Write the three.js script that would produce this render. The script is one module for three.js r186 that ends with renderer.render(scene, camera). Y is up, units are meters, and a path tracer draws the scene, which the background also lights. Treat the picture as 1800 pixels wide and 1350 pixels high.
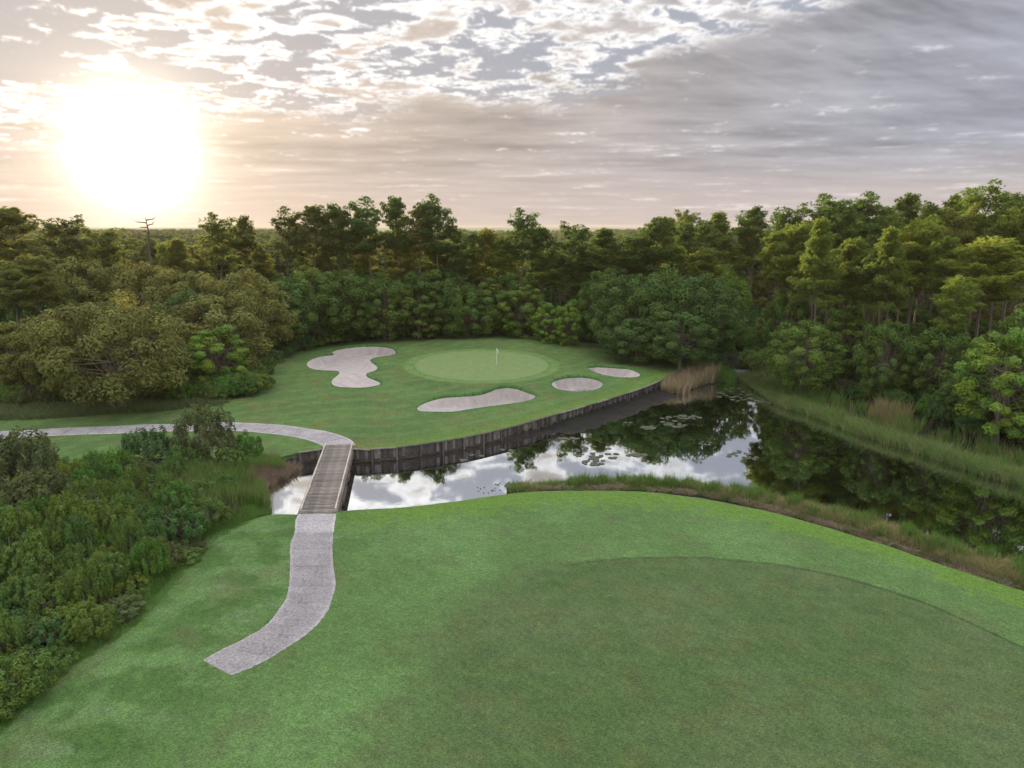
import * as THREE from 'three';
import { createNoise2D, createNoise3D } from 'simplex-noise';

// ---------------------------------------------------------------- camera, sky, sun, exposure
const R = (d) => (d * Math.PI) / 180;
const { smoothstep, clamp, lerp } = THREE.MathUtils;
function mulberry(a) { return () => { a = (a + 0x6d2b79f5) | 0; let t = Math.imul(a ^ (a >>> 15), 1 | a); t = (t + Math.imul(t ^ (t >>> 7), 61 | t)) ^ t; return ((t ^ (t >>> 14)) >>> 0) / 4294967296; }; }
const n2 = createNoise2D(mulberry(11)), n3 = createNoise3D(mulberry(12));
const fbm = (x, y, o = 4, g = 0.5) => { let s = 0, a = 1, n = 0; for (let i = 0; i < o; i++) { s += a * n2(x + i * 17.3, y - i * 9.1); n += a; a *= g; x *= 2.03; y *= 2.03; } return s / n; };

const scene = new THREE.Scene();
const EYE = 18, PITCH = R(12.4), FOCAL = 1248;                       // drone height in metres, tilt, focal length for a frame 1800 wide
const camera = new THREE.PerspectiveCamera(2 * Math.atan(675 / FOCAL) * 180 / Math.PI, 4 / 3, 0.5, 6000);
camera.position.set(0, EYE, 0);
camera.rotation.x = -PITCH;
const renderer = new THREE.WebGLRenderer({ antialias: true });
renderer.toneMapping = THREE.LinearToneMapping;
renderer.toneMappingExposure = 3.0;
renderer.shadowMap.enabled = true;

const SUN = new THREE.Vector3(-0.452, 0.092, -0.888).normalize();
function makeSky() {
  const W = 4096, H = 2048, data = new Float32Array(W * H * 4);
  const sn = createNoise2D(mulberry(77)), sf = (x, y, o, g = 0.5) => { let s = 0, a = 1, n = 0; for (let i = 0; i < o; i++) { s += a * sn(x + i * 31.7, y + i * 12.9); n += a; a *= g; x *= 2.07; y *= 2.07; } return s / n; };
  for (let row = 0; row < H; row++) {
    const el = ((row + 0.5) / H - 0.5) * Math.PI, ed = el * 180 / Math.PI, dy = Math.sin(el), c = Math.cos(el);
    for (let col = 0; col < W; col++) {
      const o = (row * W + col) * 4; data[o + 3] = 1;
      if (ed < -0.2) { data[o] = 0.10; data[o + 1] = 0.12; data[o + 2] = 0.09; continue; }
      const rd = ((col + 0.5) / W - 0.5) * 2 * Math.PI, dx = Math.cos(rd) * c, dz = Math.sin(rd) * c;
      const az = Math.atan2(dx, -dz) * 180 / Math.PI;                 // 0 ahead, right positive
      const th = Math.acos(clamp(dx * SUN.x + dy * SUN.y + dz * SUN.z, -1, 1)) * 180 / Math.PI;
      // clear air behind the clouds: peach low down, grey blue above
      const up = smoothstep(ed, 1, 13), warm = Math.exp(-th / 22), side = smoothstep(az, -8, 34);
      const air = [lerp(lerp(0.52, 0.66, warm), lerp(0.33, 0.46, warm), up), lerp(lerp(0.46, 0.50, warm), lerp(0.365, 0.40, warm), up), lerp(lerp(0.45, 0.37, warm), lerp(0.44, 0.36, warm), up)];
      // cloud layer, on a plane overhead
      const yy = dy + 0.055, px = dx / yy, pz = dz / yy;
      const big = sf(px * 0.55 + 3.1, pz * 0.42 + 1.7, 3), mid = sf(px * 1.7 + 7.3, pz * 1.5 + 2.2, 3);
      const wx = px + 0.035 * sn(px * 5, pz * 5), wz = pz + 0.035 * sn(px * 5 + 9, pz * 5 + 5);
      const cells = sf(wx * 2.6, wz * 3.5 + 4, 6, 0.62), fine = sf(wx * 13 + 5, wz * 11, 4, 0.6);
      // a closed grey sheet low and to the right, broken cells above and to the left
      const rim = az < -18 ? lerp(5.4, 8.4, smoothstep(az, -38, -18)) : lerp(8.4, 9.2, smoothstep(az, -18, 0)) + 0.30 * Math.max(0, az - 2), near = Math.exp(-th / 14);
      const shut = smoothstep(rim - ed + 1.6 * big + 1.1 * mid + 0.5 * cells, -0.9, 1.3) * (Math.abs(az) < 60 ? 1 : 1 - smoothstep(Math.abs(az), 60, 90));
      let d = cells * 0.55 + mid * 0.34 + big * 0.24 + 0.10 - 0.30 * (1 - smoothstep(az, -34, -17)) * smoothstep(ed, 7.5, 10.5) * (1 - smoothstep(ed, 20, 30));
      const cover = smoothstep(d + 0.12 * fine, -0.02, 0.20), thick = smoothstep(d + 0.12 * fine + 0.14 * mid, 0.10, 0.46), low = 1 - smoothstep(ed, 1.5, 7);
      const streak = sf(px * 0.42 + 0.12 * pz, pz * 0.95, 5, 0.6), lines = sf(az * 0.09 + 3, ed * 1.9 + 0.3 * sn(az * 0.09, ed * 0.5), 5, 0.62), fan = sf((az - 0.9 * ed) * 0.10, (ed + 0.42 * az) * 0.8, 5, 0.6);
      const white = (0.95 + 0.35 * near + 0.25 * smoothstep(ed, 15, 30));
      const grey = [lerp(0.405, 0.325, side) + 0.20 * near, lerp(0.36, 0.335, side) + 0.10 * near, lerp(0.335, 0.385, side)];
      const shadeMod = 1 + 0.40 * streak + 0.16 * fine * (1 - shut) + 0.22 * fan * side * up;
      const lift = 1 + 0.9 * smoothstep(ed, 16, 44);
      const hole = smoothstep(mid * 0.5 + cells * 0.5 + 0.25 * streak + 0.10 * fine, 0.30, 0.60) * smoothstep(ed, 3, 6) * (1 - 0.55 * side);
      const thin = 0.22 * smoothstep(lines + 0.12 * streak, 0.22, 0.75) * (1 - smoothstep(ed, 5, 9)) * smoothstep(ed, 0.4, 1.6);
      // the sun's glare through thin cloud
      const g1 = 1.7 * Math.exp(-((th / 3.1) ** 2)) + 0.55 * Math.exp(-th / 4.2), g2 = 0.24 * Math.exp(-th / 11);
      const tl = (az + 29.4) / 3.1, trail = Math.exp(-(((ed - (12.35 - 0.30 * (az + 29.4))) / (0.05 + 0.03 * clamp(tl, 0, 1))) ** 2)) * smoothstep(tl, 0, 0.08) * (1 - smoothstep(tl, 0.7, 1)) * 0.3;
      for (let k = 0; k < 3; k++) {
        const tint = [1, 0.972, 0.945][k], w = white * lerp(tint, 1, 0.4) * (1 + 0.16 * fine - 0.10 * cells);
        const open = lerp(air[k] * (1 + 0.05 * streak), lerp(w, grey[k] * shadeMod, thick * 0.93), cover);
        const closed = lerp(grey[k] * shadeMod * (1 + 0.05 * lines), w, 0.75 * hole);
        let v = lerp(open, lerp(closed, air[k] * (1 + 0.06 * streak + 0.08 * lines), 0.85 * low), shut) + thin * [1, 0.95, 0.9][k] + trail;
        v = v * lift + g1 * [1, 0.92, 0.79][k] + g2 * [1, 0.74, 0.44][k];
        data[o + k] = v * 0.40;
      }
    }
  }
  const t = new THREE.DataTexture(data, W, H, THREE.RGBAFormat, THREE.FloatType);
  t.mapping = THREE.EquirectangularReflectionMapping; t.magFilter = THREE.LinearFilter; t.minFilter = THREE.LinearFilter; t.needsUpdate = true;
  return t;
}
const skyTexture = makeSky();
scene.background = skyTexture; scene.environment = skyTexture;
const sun = new THREE.DirectionalLight(new THREE.Color().setRGB(1, 0.74, 0.46), 5);
sun.position.copy(SUN).multiplyScalar(300); sun.castShadow = true; sun.shadow.radius = 3;
Object.assign(sun.shadow.camera, { left: -200, right: 200, top: 120, bottom: -120, near: 1, far: 800 }); sun.shadow.mapSize.set(4096, 4096);
scene.add(sun); scene.add(sun.target);
scene.fog = new THREE.FogExp2(new THREE.Color().setRGB(1, 0.89, 0.66), 0.00009);

// ---------------------------------------------------------------- helpers
const used = new Map();
function numbered(n) { const k = used.get(n) ?? 0; used.set(n, k + 1); return k ? `${n}_${String(k).padStart(3, '0')}` : n; }
function tag(o, label, category, group) { o.userData = { label, category }; if (group) o.userData.group = group; return o; }
function mesh(name, geometry, material, parent) {
  const m = new THREE.Mesh(geometry, material); m.name = parent ? name : numbered(name); m.castShadow = m.receiveShadow = true; (parent ?? scene).add(m); return m;
}
function struct(name, geometry, material) { const m = mesh(name, geometry, material); m.userData.kind = 'structure'; return m; }
function thing(name, label, category, group) { const g = new THREE.Group(); g.name = numbered(name); scene.add(g); return tag(g, label, category, group); }
// a pixel of the 1800-wide photograph -> the point of the level plane y = h seen there
function ground(px, py, h = 0) {
  const u = (px - 900) / FOCAL, v = (py - 675) / FOCAL, t = (EYE - h) / (Math.sin(PITCH) + v * Math.cos(PITCH));
  return new THREE.Vector3(u * t, h, -(Math.cos(PITCH) - v * Math.sin(PITCH)) * t);
}
// the point seen at a pixel at a horizontal distance dz ahead
function atDepth(px, py, dz) {
  const u = (px - 900) / FOCAL, v = (py - 675) / FOCAL, t = dz / (Math.cos(PITCH) - v * Math.sin(PITCH));
  return new THREE.Vector3(u * t, EYE - (Math.sin(PITCH) + v * Math.cos(PITCH)) * t, -dz);
}
function onLand(px, py, h) { let p = ground(px, py, 0); for (let i = 0; i < 10; i++) p = ground(px, py, h(p.x, p.z)); return p; }
function sdf(poly, x, z) {                                             // signed distance to a closed outline of [x, z]; negative inside
  let d = 1e9, inside = false;
  for (let i = 0, j = poly.length - 1; i < poly.length; j = i++) {
    const [ax, az] = poly[i], [bx, bz] = poly[j], ex = bx - ax, ez = bz - az, wx = x - ax, wz = z - az, t = clamp((wx * ex + wz * ez) / (ex * ex + ez * ez), 0, 1);
    d = Math.min(d, (wx - ex * t) ** 2 + (wz - ez * t) ** 2);
    if ((az > z) !== (bz > z) && x < ((bx - ax) * (z - az)) / (bz - az) + ax) inside = !inside;
  }
  return Math.sqrt(d) * (inside ? -1 : 1);
}
function lineDist(line, x, z) {
  let d = 1e9;
  for (let i = 1; i < line.length; i++) {
    const [ax, az] = line[i - 1], [bx, bz] = line[i], ex = bx - ax, ez = bz - az, wx = x - ax, wz = z - az, t = clamp((wx * ex + wz * ez) / (ex * ex + ez * ez), 0, 1);
    d = Math.min(d, (wx - ex * t) ** 2 + (wz - ez * t) ** 2);
  }
  return Math.sqrt(d);
}
const curve = (pts, closed = false) => new THREE.CatmullRomCurve3(pts, closed, 'centripetal');
const srgb = (r, g, b) => new THREE.Color().setRGB(r / 255, g / 255, b / 255, THREE.SRGBColorSpace);

// growing lists of triangles with a colour per corner
class Tris {
  constructor() { this.p = []; this.c = []; this.uv = []; }
  tri(a, b, c, col, col2) { this.p.push(a[0], a[1], a[2], b[0], b[1], b[2], c[0], c[1], c[2]); const e = col2 ?? col; this.c.push(col[0], col[1], col[2], col[0], col[1], col[2], e[0], e[1], e[2]); }
  quad(a, b, c, d, col) { this.tri(a, b, c, col); this.tri(a, c, d, col); }
  tube(points, radii, sides, col) {                                    // tapered limb, points as [x, y, z]
    const rings = points.map((p, i) => {
      const a = points[Math.max(0, i - 1)], b = points[Math.min(points.length - 1, i + 1)];
      const t = new THREE.Vector3(b[0] - a[0], b[1] - a[1], b[2] - a[2]).normalize(), s = new THREE.Vector3().crossVectors(t, Math.abs(t.y) > 0.9 ? new THREE.Vector3(1, 0, 0) : new THREE.Vector3(0, 1, 0)).normalize(), q = new THREE.Vector3().crossVectors(s, t);
      return Array.from({ length: sides }, (_, k) => { const f = (k / sides) * 2 * Math.PI, r = radii[i]; return [p[0] + r * (s.x * Math.cos(f) + q.x * Math.sin(f)), p[1] + r * (s.y * Math.cos(f) + q.y * Math.sin(f)), p[2] + r * (s.z * Math.cos(f) + q.z * Math.sin(f))]; });
    });
    for (let i = 1; i < rings.length; i++) for (let k = 0; k < sides; k++) { const l = (k + 1) % sides; this.quad(rings[i - 1][k], rings[i - 1][l], rings[i][l], rings[i][k], Array.isArray(col[0]) ? col[(i * 7 + k) % col.length] : col); }
  }
  build() {
    const g = new THREE.BufferGeometry();
    g.setAttribute('position', new THREE.Float32BufferAttribute(this.p, 3));
    g.setAttribute('color', new THREE.Float32BufferAttribute(this.c, 3));
    g.computeVertexNormals();
    return g;
  }
}
// a grid of nu x nv points; f(u, v) gives {p: [x,y,z], c: [r,g,b], uv: [s,t]}
function sheet(nu, nv, f) {
  const p = [], c = [], uv = [], ix = [];
  for (let j = 0; j <= nv; j++) for (let i = 0; i <= nu; i++) { const q = f(i / nu, j / nv, i, j); p.push(...q.p); c.push(...(q.c ?? [1, 1, 1])); uv.push(...(q.uv ?? [q.p[0], q.p[2]])); }
  for (let j = 0; j < nv; j++) for (let i = 0; i < nu; i++) { const a = j * (nu + 1) + i, b = a + 1, d = a + nu + 1, e = d + 1; ix.push(a, b, e, a, e, d); }
  const g = new THREE.BufferGeometry();
  g.setAttribute('position', new THREE.Float32BufferAttribute(p, 3)); g.setAttribute('color', new THREE.Float32BufferAttribute(c, 3)); g.setAttribute('uv', new THREE.Float32BufferAttribute(uv, 2));
  g.setIndex(ix); g.computeVertexNormals();
  const n = g.attributes.normal; let sum = 0; for (let i = 0; i < n.count; i++) sum += n.getY(i);
  if (sum < 0) { for (let i = 0; i < ix.length; i += 3) { const t = ix[i]; ix[i] = ix[i + 1]; ix[i + 1] = t; } g.setIndex(ix); g.computeVertexNormals(); }
  return g;
}
// tiling textures
function hash(x, y, s) { let h = Math.imul(x, 374761393) ^ Math.imul(y, 668265263) ^ Math.imul(s, 2147483647); h = Math.imul(h ^ (h >>> 13), 1274126177); return ((h ^ (h >>> 16)) >>> 0) / 4294967296; }
function tiled(x, y, px, py, s) {                                      // value noise that repeats after px, py cells
  const ix = Math.floor(x), iy = Math.floor(y), fx = x - ix, fy = y - iy, u = fx * fx * (3 - 2 * fx), v = fy * fy * (3 - 2 * fy), m = (a, n) => ((a % n) + n) % n;
  const a = hash(m(ix, px), m(iy, py), s), b = hash(m(ix + 1, px), m(iy, py), s), c = hash(m(ix, px), m(iy + 1, py), s), d = hash(m(ix + 1, px), m(iy + 1, py), s);
  return lerp(lerp(a, b, u), lerp(c, d, u), v);
}
function texture(n, f, isColor = true, repeat = 1) {
  const data = new Uint8Array(n * n * 4);
  for (let y = 0; y < n; y++) for (let x = 0; x < n; x++) { const c = f(x / n, y / n), o = (y * n + x) * 4; for (let k = 0; k < 3; k++) data[o + k] = clamp(Math.round(255 * (Array.isArray(c) ? c[k] : c)), 0, 255); data[o + 3] = 255; }
  const t = new THREE.DataTexture(data, n, n); t.wrapS = t.wrapT = THREE.RepeatWrapping; t.magFilter = THREE.LinearFilter; t.minFilter = THREE.LinearFilter;
  if (isColor) t.colorSpace = THREE.SRGBColorSpace;
  t.repeat.set(repeat, repeat); t.needsUpdate = true; return t;
}
const oct = (u, v, base, s, o = 4, g = 0.55) => { let r = 0, a = 1, n = 0; for (let i = 0; i < o; i++) { const q = base << i; r += a * tiled(u * q, v * q, q, q, s + i); n += a; a *= g; } return r / n; };
// ---------------------------------------------------------------- outlines of the place, read off the photograph
const WATER = -1.0;
const xz = (p) => [p.x, p.z];
const pond = [[440, 882], [462, 866], [480, 853], [508, 838], [540, 820], [622, 816], [700, 813], [760, 807], [850, 791], [922, 776], [984, 764], [1010, 769], [1055, 756], [1100, 739], [1135, 729], [1167, 714], [1211, 692], [1247, 683], [1285, 674], [1298, 660], [1314, 672], [1330, 687], [1380, 703], [1440, 725], [1520, 752], [1600, 777], [1700, 807], [1800, 836], [2050, 905],
  [2050, 1105], [1950, 1062], [1800, 1008], [1720, 984], [1640, 955], [1540, 922], [1420, 897], [1330, 879], [1250, 865], [1160, 855], [1080, 853], [1000, 857], [925, 864], [860, 872], [800, 882], [750, 888], [700, 893], [640, 897], [592, 901], [530, 906], [480, 905], [455, 895]].map(([a, b]) => xz(ground(a, b, WATER)));
const wallPx = [[484, 806], [520, 797], [560, 791], [600, 790], [640, 792], [672, 790], [700, 788], [760, 780], [830, 768], [900, 752], [960, 735], [1020, 718], [1080, 700], [1130, 683], [1165, 668], [1190, 655], [1204, 646]];
const wallCurve = curve(wallPx.map(([a, b]) => ground(a, b, 0)));
const wallLine = wallCurve.getSpacedPoints(120).map(xz);
const pondD = (x, z) => sdf(pond, x, z);
const gauss = (x, z, [cx, cz], r) => Math.exp(-((x - cx) ** 2 + (z - cz) ** 2) / (r * r));
const M1 = xz(ground(870, 603, 0.8)), M2 = xz(ground(900, 683, 0.4)), M3 = xz(ground(1110, 648, 0.4)), M4 = xz(ground(500, 645, 0.4)), M5 = xz(ground(705, 640, 0.4)), M6 = xz(ground(1010, 655, 0.4));
function landFar(x, z) {
  const d = lineDist(wallLine, x, z);
  return 0.55 * smoothstep(d, 4, 26) * smoothstep(x, -34, -16) + 0.7 * gauss(x, z, M1, 10) + 0.5 * gauss(x, z, M2, 4.5) + 0.45 * gauss(x, z, M3, 6) + 0.4 * gauss(x, z, M4, 7) + 0.3 * gauss(x, z, M5, 5) + 0.25 * gauss(x, z, M6, 5) + 0.05 * n2(x * 0.16, z * 0.16);
}
const ABUT = xz(ground(556, 905, 0));
function landNear(x, z) { return -0.34 * (1 - smoothstep(pondD(x, z), 0.2, 5)) * (1 - 0.9 * gauss(x, z, ABUT, 4)) + 0.25 * gauss(x, z, [14, -30], 12) + 0.06 * n2(x * 0.12, z * 0.12) + 0.015 * n2(x * 0.6, z * 0.6); }
function beforeWall(x, z) {                                            // metres in front of the timber wall, on the water's side; 0 elsewhere
  let best = 1e9, s = 0;
  for (let i = 1; i < wallLine.length; i++) {
    const [ax, az] = wallLine[i - 1], [bx, bz] = wallLine[i], ex = bx - ax, ez = bz - az, wx = x - ax, wz = z - az, q = (wx * ex + wz * ez) / (ex * ex + ez * ez), t = clamp(q, 0, 1), d = (wx - ex * t) ** 2 + (wz - ez * t) ** 2;
    if (d < best) { best = d; s = ex * wz - ez * wx; if ((i === 1 && q < 0) || (i === wallLine.length - 1 && q > 1)) s = -1; }
  }
  return s > 0 ? Math.sqrt(best) : 0;
}
function landWild(x, z) {
  const d = pondD(x, z);
  if (d < 0) return WATER - 0.05 + Math.max(d * 0.5, -0.9);
  if (d < 7) { const f = beforeWall(x, z); if (f > 0 && f < 9) return WATER - 0.03 + 0.09 * d + 0.05 * n2(x * 0.8, z * 0.8) * smoothstep(d, 0, 1); }
  return Math.min(-0.1, WATER - 0.05 + 0.38 * d, landNear(x, z) - 0.07) + 0.12 * n2(x * 0.15, z * 0.15) * smoothstep(d, 0, 4);
}
// outlines of the sand and the greens, on the far land
const far = (a, b) => onLand(a, b, landFar);
const Z2 = (l) => l.map(([X, Y]) => [450 + X / 3, 330 + Y / 3]), Z3 = (l) => l.map(([X, Y]) => [900 + X / 3, 300 + Y / 3]);
const ell = (cx, cy, rx, ry, n = 40, tilt = 0) => Array.from({ length: n }, (_, i) => { const a = (i / n) * 2 * Math.PI; return [cx + rx * Math.cos(a), cy + ry * Math.sin(a) + tilt * rx * Math.cos(a)]; });
const bunkerPx = [
  Z2([[400, 868], [450, 850], [540, 838], [640, 836], [710, 845], [738, 868], [715, 885], [650, 893], [608, 905], [610, 922], [635, 940], [640, 955], [620, 968], [585, 980], [590, 1000], [625, 1015], [655, 1030], [640, 1045], [590, 1053], [510, 1056], [440, 1052], [405, 1040], [402, 1015], [425, 995], [440, 980], [430, 968], [380, 965], [310, 960], [270, 940], [275, 920], [310, 900], [370, 885], [410, 880]]),
  Z2([[850, 1170], [865, 1150], [910, 1130], [980, 1110], [1090, 1100], [1180, 1090], [1230, 1075], [1270, 1060], [1320, 1053], [1370, 1058], [1420, 1075], [1470, 1095], [1465, 1112], [1420, 1128], [1350, 1138], [1250, 1152], [1150, 1165], [1060, 1180], [950, 1183], [870, 1180]]),
  ell(1014.7, 675.7, 44.6, 12.8, 30),
  Z3([[402, 1040], [440, 1035], [520, 1038], [600, 1045], [650, 1060], [675, 1078], [660, 1088], [600, 1092], [520, 1085], [450, 1068], [415, 1052]]),
];
const bunkers = bunkerPx.map((l) => curve(l.map(([a, b]) => far(a, b)), true).getSpacedPoints(110).slice(0, -1).map(xz));
const greenLine = ell(847, 643, 118, 26.5, 72).map(([a, b]) => xz(far(a, b)));
const fringeLine = ell(846, 644, 138, 30.5, 72).map(([a, b]) => xz(far(a, b)));
const nearGreenPx = [[930, 1030], [960, 1008], [1000, 994], [1060, 985], [1120, 981], [1180, 980], [1240, 981], [1310, 987], [1390, 997], [1470, 1013], [1550, 1035], [1630, 1062], [1710, 1098], [1800, 1140], [1900, 1195], [2050, 1290], [2000, 1500], [1700, 1620], [1300, 1620], [1000, 1500], [860, 1330], [810, 1200], [830, 1110], [880, 1060]];
const nearGreen = curve(nearGreenPx.map(([a, b]) => onLand(a, b, landNear)), true).getSpacedPoints(240).slice(0, -1).map(xz);

// ---------------------------------------------------------------- materials
const turfDetail = texture(1024, (u, v) => { const a = oct(u, v, 128, 3, 3, 0.7), b = oct(u, v, 48, 9, 2), s = tiled(u * 60, v * 200, 60, 200, 20); const k = 0.66 + 0.46 * (a - 0.5) + 0.20 * (b - 0.5) + 0.24 * (s - 0.5); return [k * 0.98, k, k * 0.95]; }, true, 1 / 3.1);
const turfBump = texture(1024, (u, v) => clamp(0.2 + 0.6 * (0.6 * tiled(u * 56, v * 150, 56, 150, 31) + 0.4 * oct(u, v, 150, 35, 2, 0.7)), 0, 1), false, 1 / 4.7);
const turf = new THREE.MeshStandardMaterial({ name: 'mown turf', map: turfDetail, bumpMap: turfBump, bumpScale: 0.07, vertexColors: true, roughness: 0.95 });
const turfFine = new THREE.MeshStandardMaterial({ name: 'short turf', map: turfDetail, bumpMap: turfBump, bumpScale: 0.02, vertexColors: true, roughness: 0.9 });
const soilTex = texture(512, (u, v) => { const a = oct(u, v, 12, 51, 5, 0.65); return [0.3 + 0.6 * a, 0.3 + 0.6 * a, 0.3 + 0.58 * a]; }, true, 1 / 4);
const soil = new THREE.MeshStandardMaterial({ name: 'leaf litter', map: soilTex, bumpMap: soilTex, bumpScale: 0.12, vertexColors: true, roughness: 1 });
const sandTex = texture(512, (u, v) => { const a = oct(u, v, 64, 61, 4, 0.7), b = oct(u, v, 6, 63, 3); const k = 0.77 + 0.20 * (a - 0.5) + 0.10 * (b - 0.5); return [k, k * 0.965, k * 0.955]; }, true, 1 / 3);
const sandMat = new THREE.MeshStandardMaterial({ name: 'bunker sand', map: sandTex, bumpMap: sandTex, bumpScale: 0.03, roughness: 1, vertexColors: true });
const concreteTex = texture(1024, (u, v) => { const a = oct(u, v, 44, 71, 4, 0.8), b = oct(u, v, 5, 73, 5); const k = 0.68 + 0.46 * (a - 0.5) + 0.16 * (b - 0.5); return [k, k * 0.985, k * 1.0]; }, true, 1 / 3);
const concrete = new THREE.MeshStandardMaterial({ name: 'broomed concrete', map: concreteTex, bumpMap: concreteTex, bumpScale: 0.012, roughness: 0.9, vertexColors: true });
const woodTex = texture(512, (u, v) => { const g = tiled(u * 6, v * 90, 6, 90, 81) * 0.6 + tiled(u * 16, v * 200, 16, 200, 83) * 0.4, b = oct(u, v, 4, 85, 4); const k = 0.62 + 0.36 * (g - 0.5) + 0.3 * (b - 0.5); return [k, k * 0.97, k * 0.94]; }, true);
const woodMat = (r, g, b, n = 'weathered timber', k = n === 'deck timber' ? 3.0 : 2.1) => new THREE.MeshStandardMaterial({ name: n, map: woodTex, bumpMap: woodTex, bumpScale: 0.008, color: new THREE.Color().setRGB(r * k, g * k, b * k), roughness: 0.9 });
const waterBump = texture(1024, (u, v) => clamp(0.5 + 0.5 * (oct(u, v, 10, 91, 4, 0.5) - 0.5) + 0.25 * (oct(u, v, 60, 95, 2) - 0.5), 0, 1), false, 1 / 14);
const waterMat = new THREE.MeshPhysicalMaterial({ name: 'still dark water', color: new THREE.Color().setRGB(0.66, 0.69, 0.72), metalness: 1, roughness: 0.025, bumpMap: waterBump, bumpScale: 0.001 });

// ---------------------------------------------------------------- ground, water, turf
const steps = (from, to, fine, grow, reach) => { const l = []; for (let x = from; x <= to; x += fine) l.push(x); let s = fine, x = from; const a = []; while (x > -reach) { s *= grow; x -= s; a.unshift(x); } s = fine; x = l[l.length - 1]; while (x < reach) { s *= grow; x += s; l.push(x); } return [...a, ...l]; };
{
  const xs = steps(-48, 90, 0.7, 1.25, 2000), zs = steps(-125, -8, 0.7, 1.25, 2000);
  struct('ground', sheet(xs.length - 1, zs.length - 1, (u, v, i, j) => {
    const x = xs[i], z = zs[j], near = Math.abs(x) < 150 && z > -200 && z < 30, y = near ? landWild(x, z) : -0.1, k = 0.75 + 0.35 * fbm(x * 0.2, z * 0.2, 3), d = near ? pondD(x, z) : 9;
    const g = smoothstep(fbm(x * 0.11 + 40, z * 0.11, 3), -0.2, 0.4), mud = 1 - smoothstep(d, 0.3, 2.2);
    const c = [lerp(lerp(0.040, 0.035, g), 0.15, mud), lerp(lerp(0.036, 0.055, g), 0.12, mud), lerp(lerp(0.022, 0.02, g), 0.10, mud)];
    let under = 0; if (x > -30 && x < 25 && z < -55 && z > -115) for (const q of bunkers) if (sdf(q, x, z) < 1.5) under = 2.6;
    return { p: [x, y - 0.04 - under, z], c: c.map((q) => q * k * (near && d < 8 && beforeWall(x, z) > 0 ? 0.65 : 1.5)) };
  }), soil);
}
{
  const s = new THREE.Shape(pond.map(([x, z]) => { return new THREE.Vector2(x, -z); }));
  const xs = pond.map((p) => p[0]), zs = pond.map((p) => p[1]);
  const x0 = Math.min(...xs) - 1, x1 = Math.max(...xs) + 1, z0 = Math.min(...zs) - 1, z1 = Math.max(...zs) + 1;
  struct('pond_water', sheet(60, 60, (u, v) => ({ p: [lerp(x0, x1, u), WATER, lerp(z0, z1, v)] })), waterMat);
}
const mix3 = (a, b, t) => [lerp(a[0], b[0], t), lerp(a[1], b[1], t), lerp(a[2], b[2], t)];
const loft = (a, b) => { const A = curve(a), B = curve(b); return (u, v) => { const p = A.getPoint(u), q = B.getPoint(u); return [lerp(p.x, q.x, v), lerp(p.z, q.z, v)]; }; };
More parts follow.
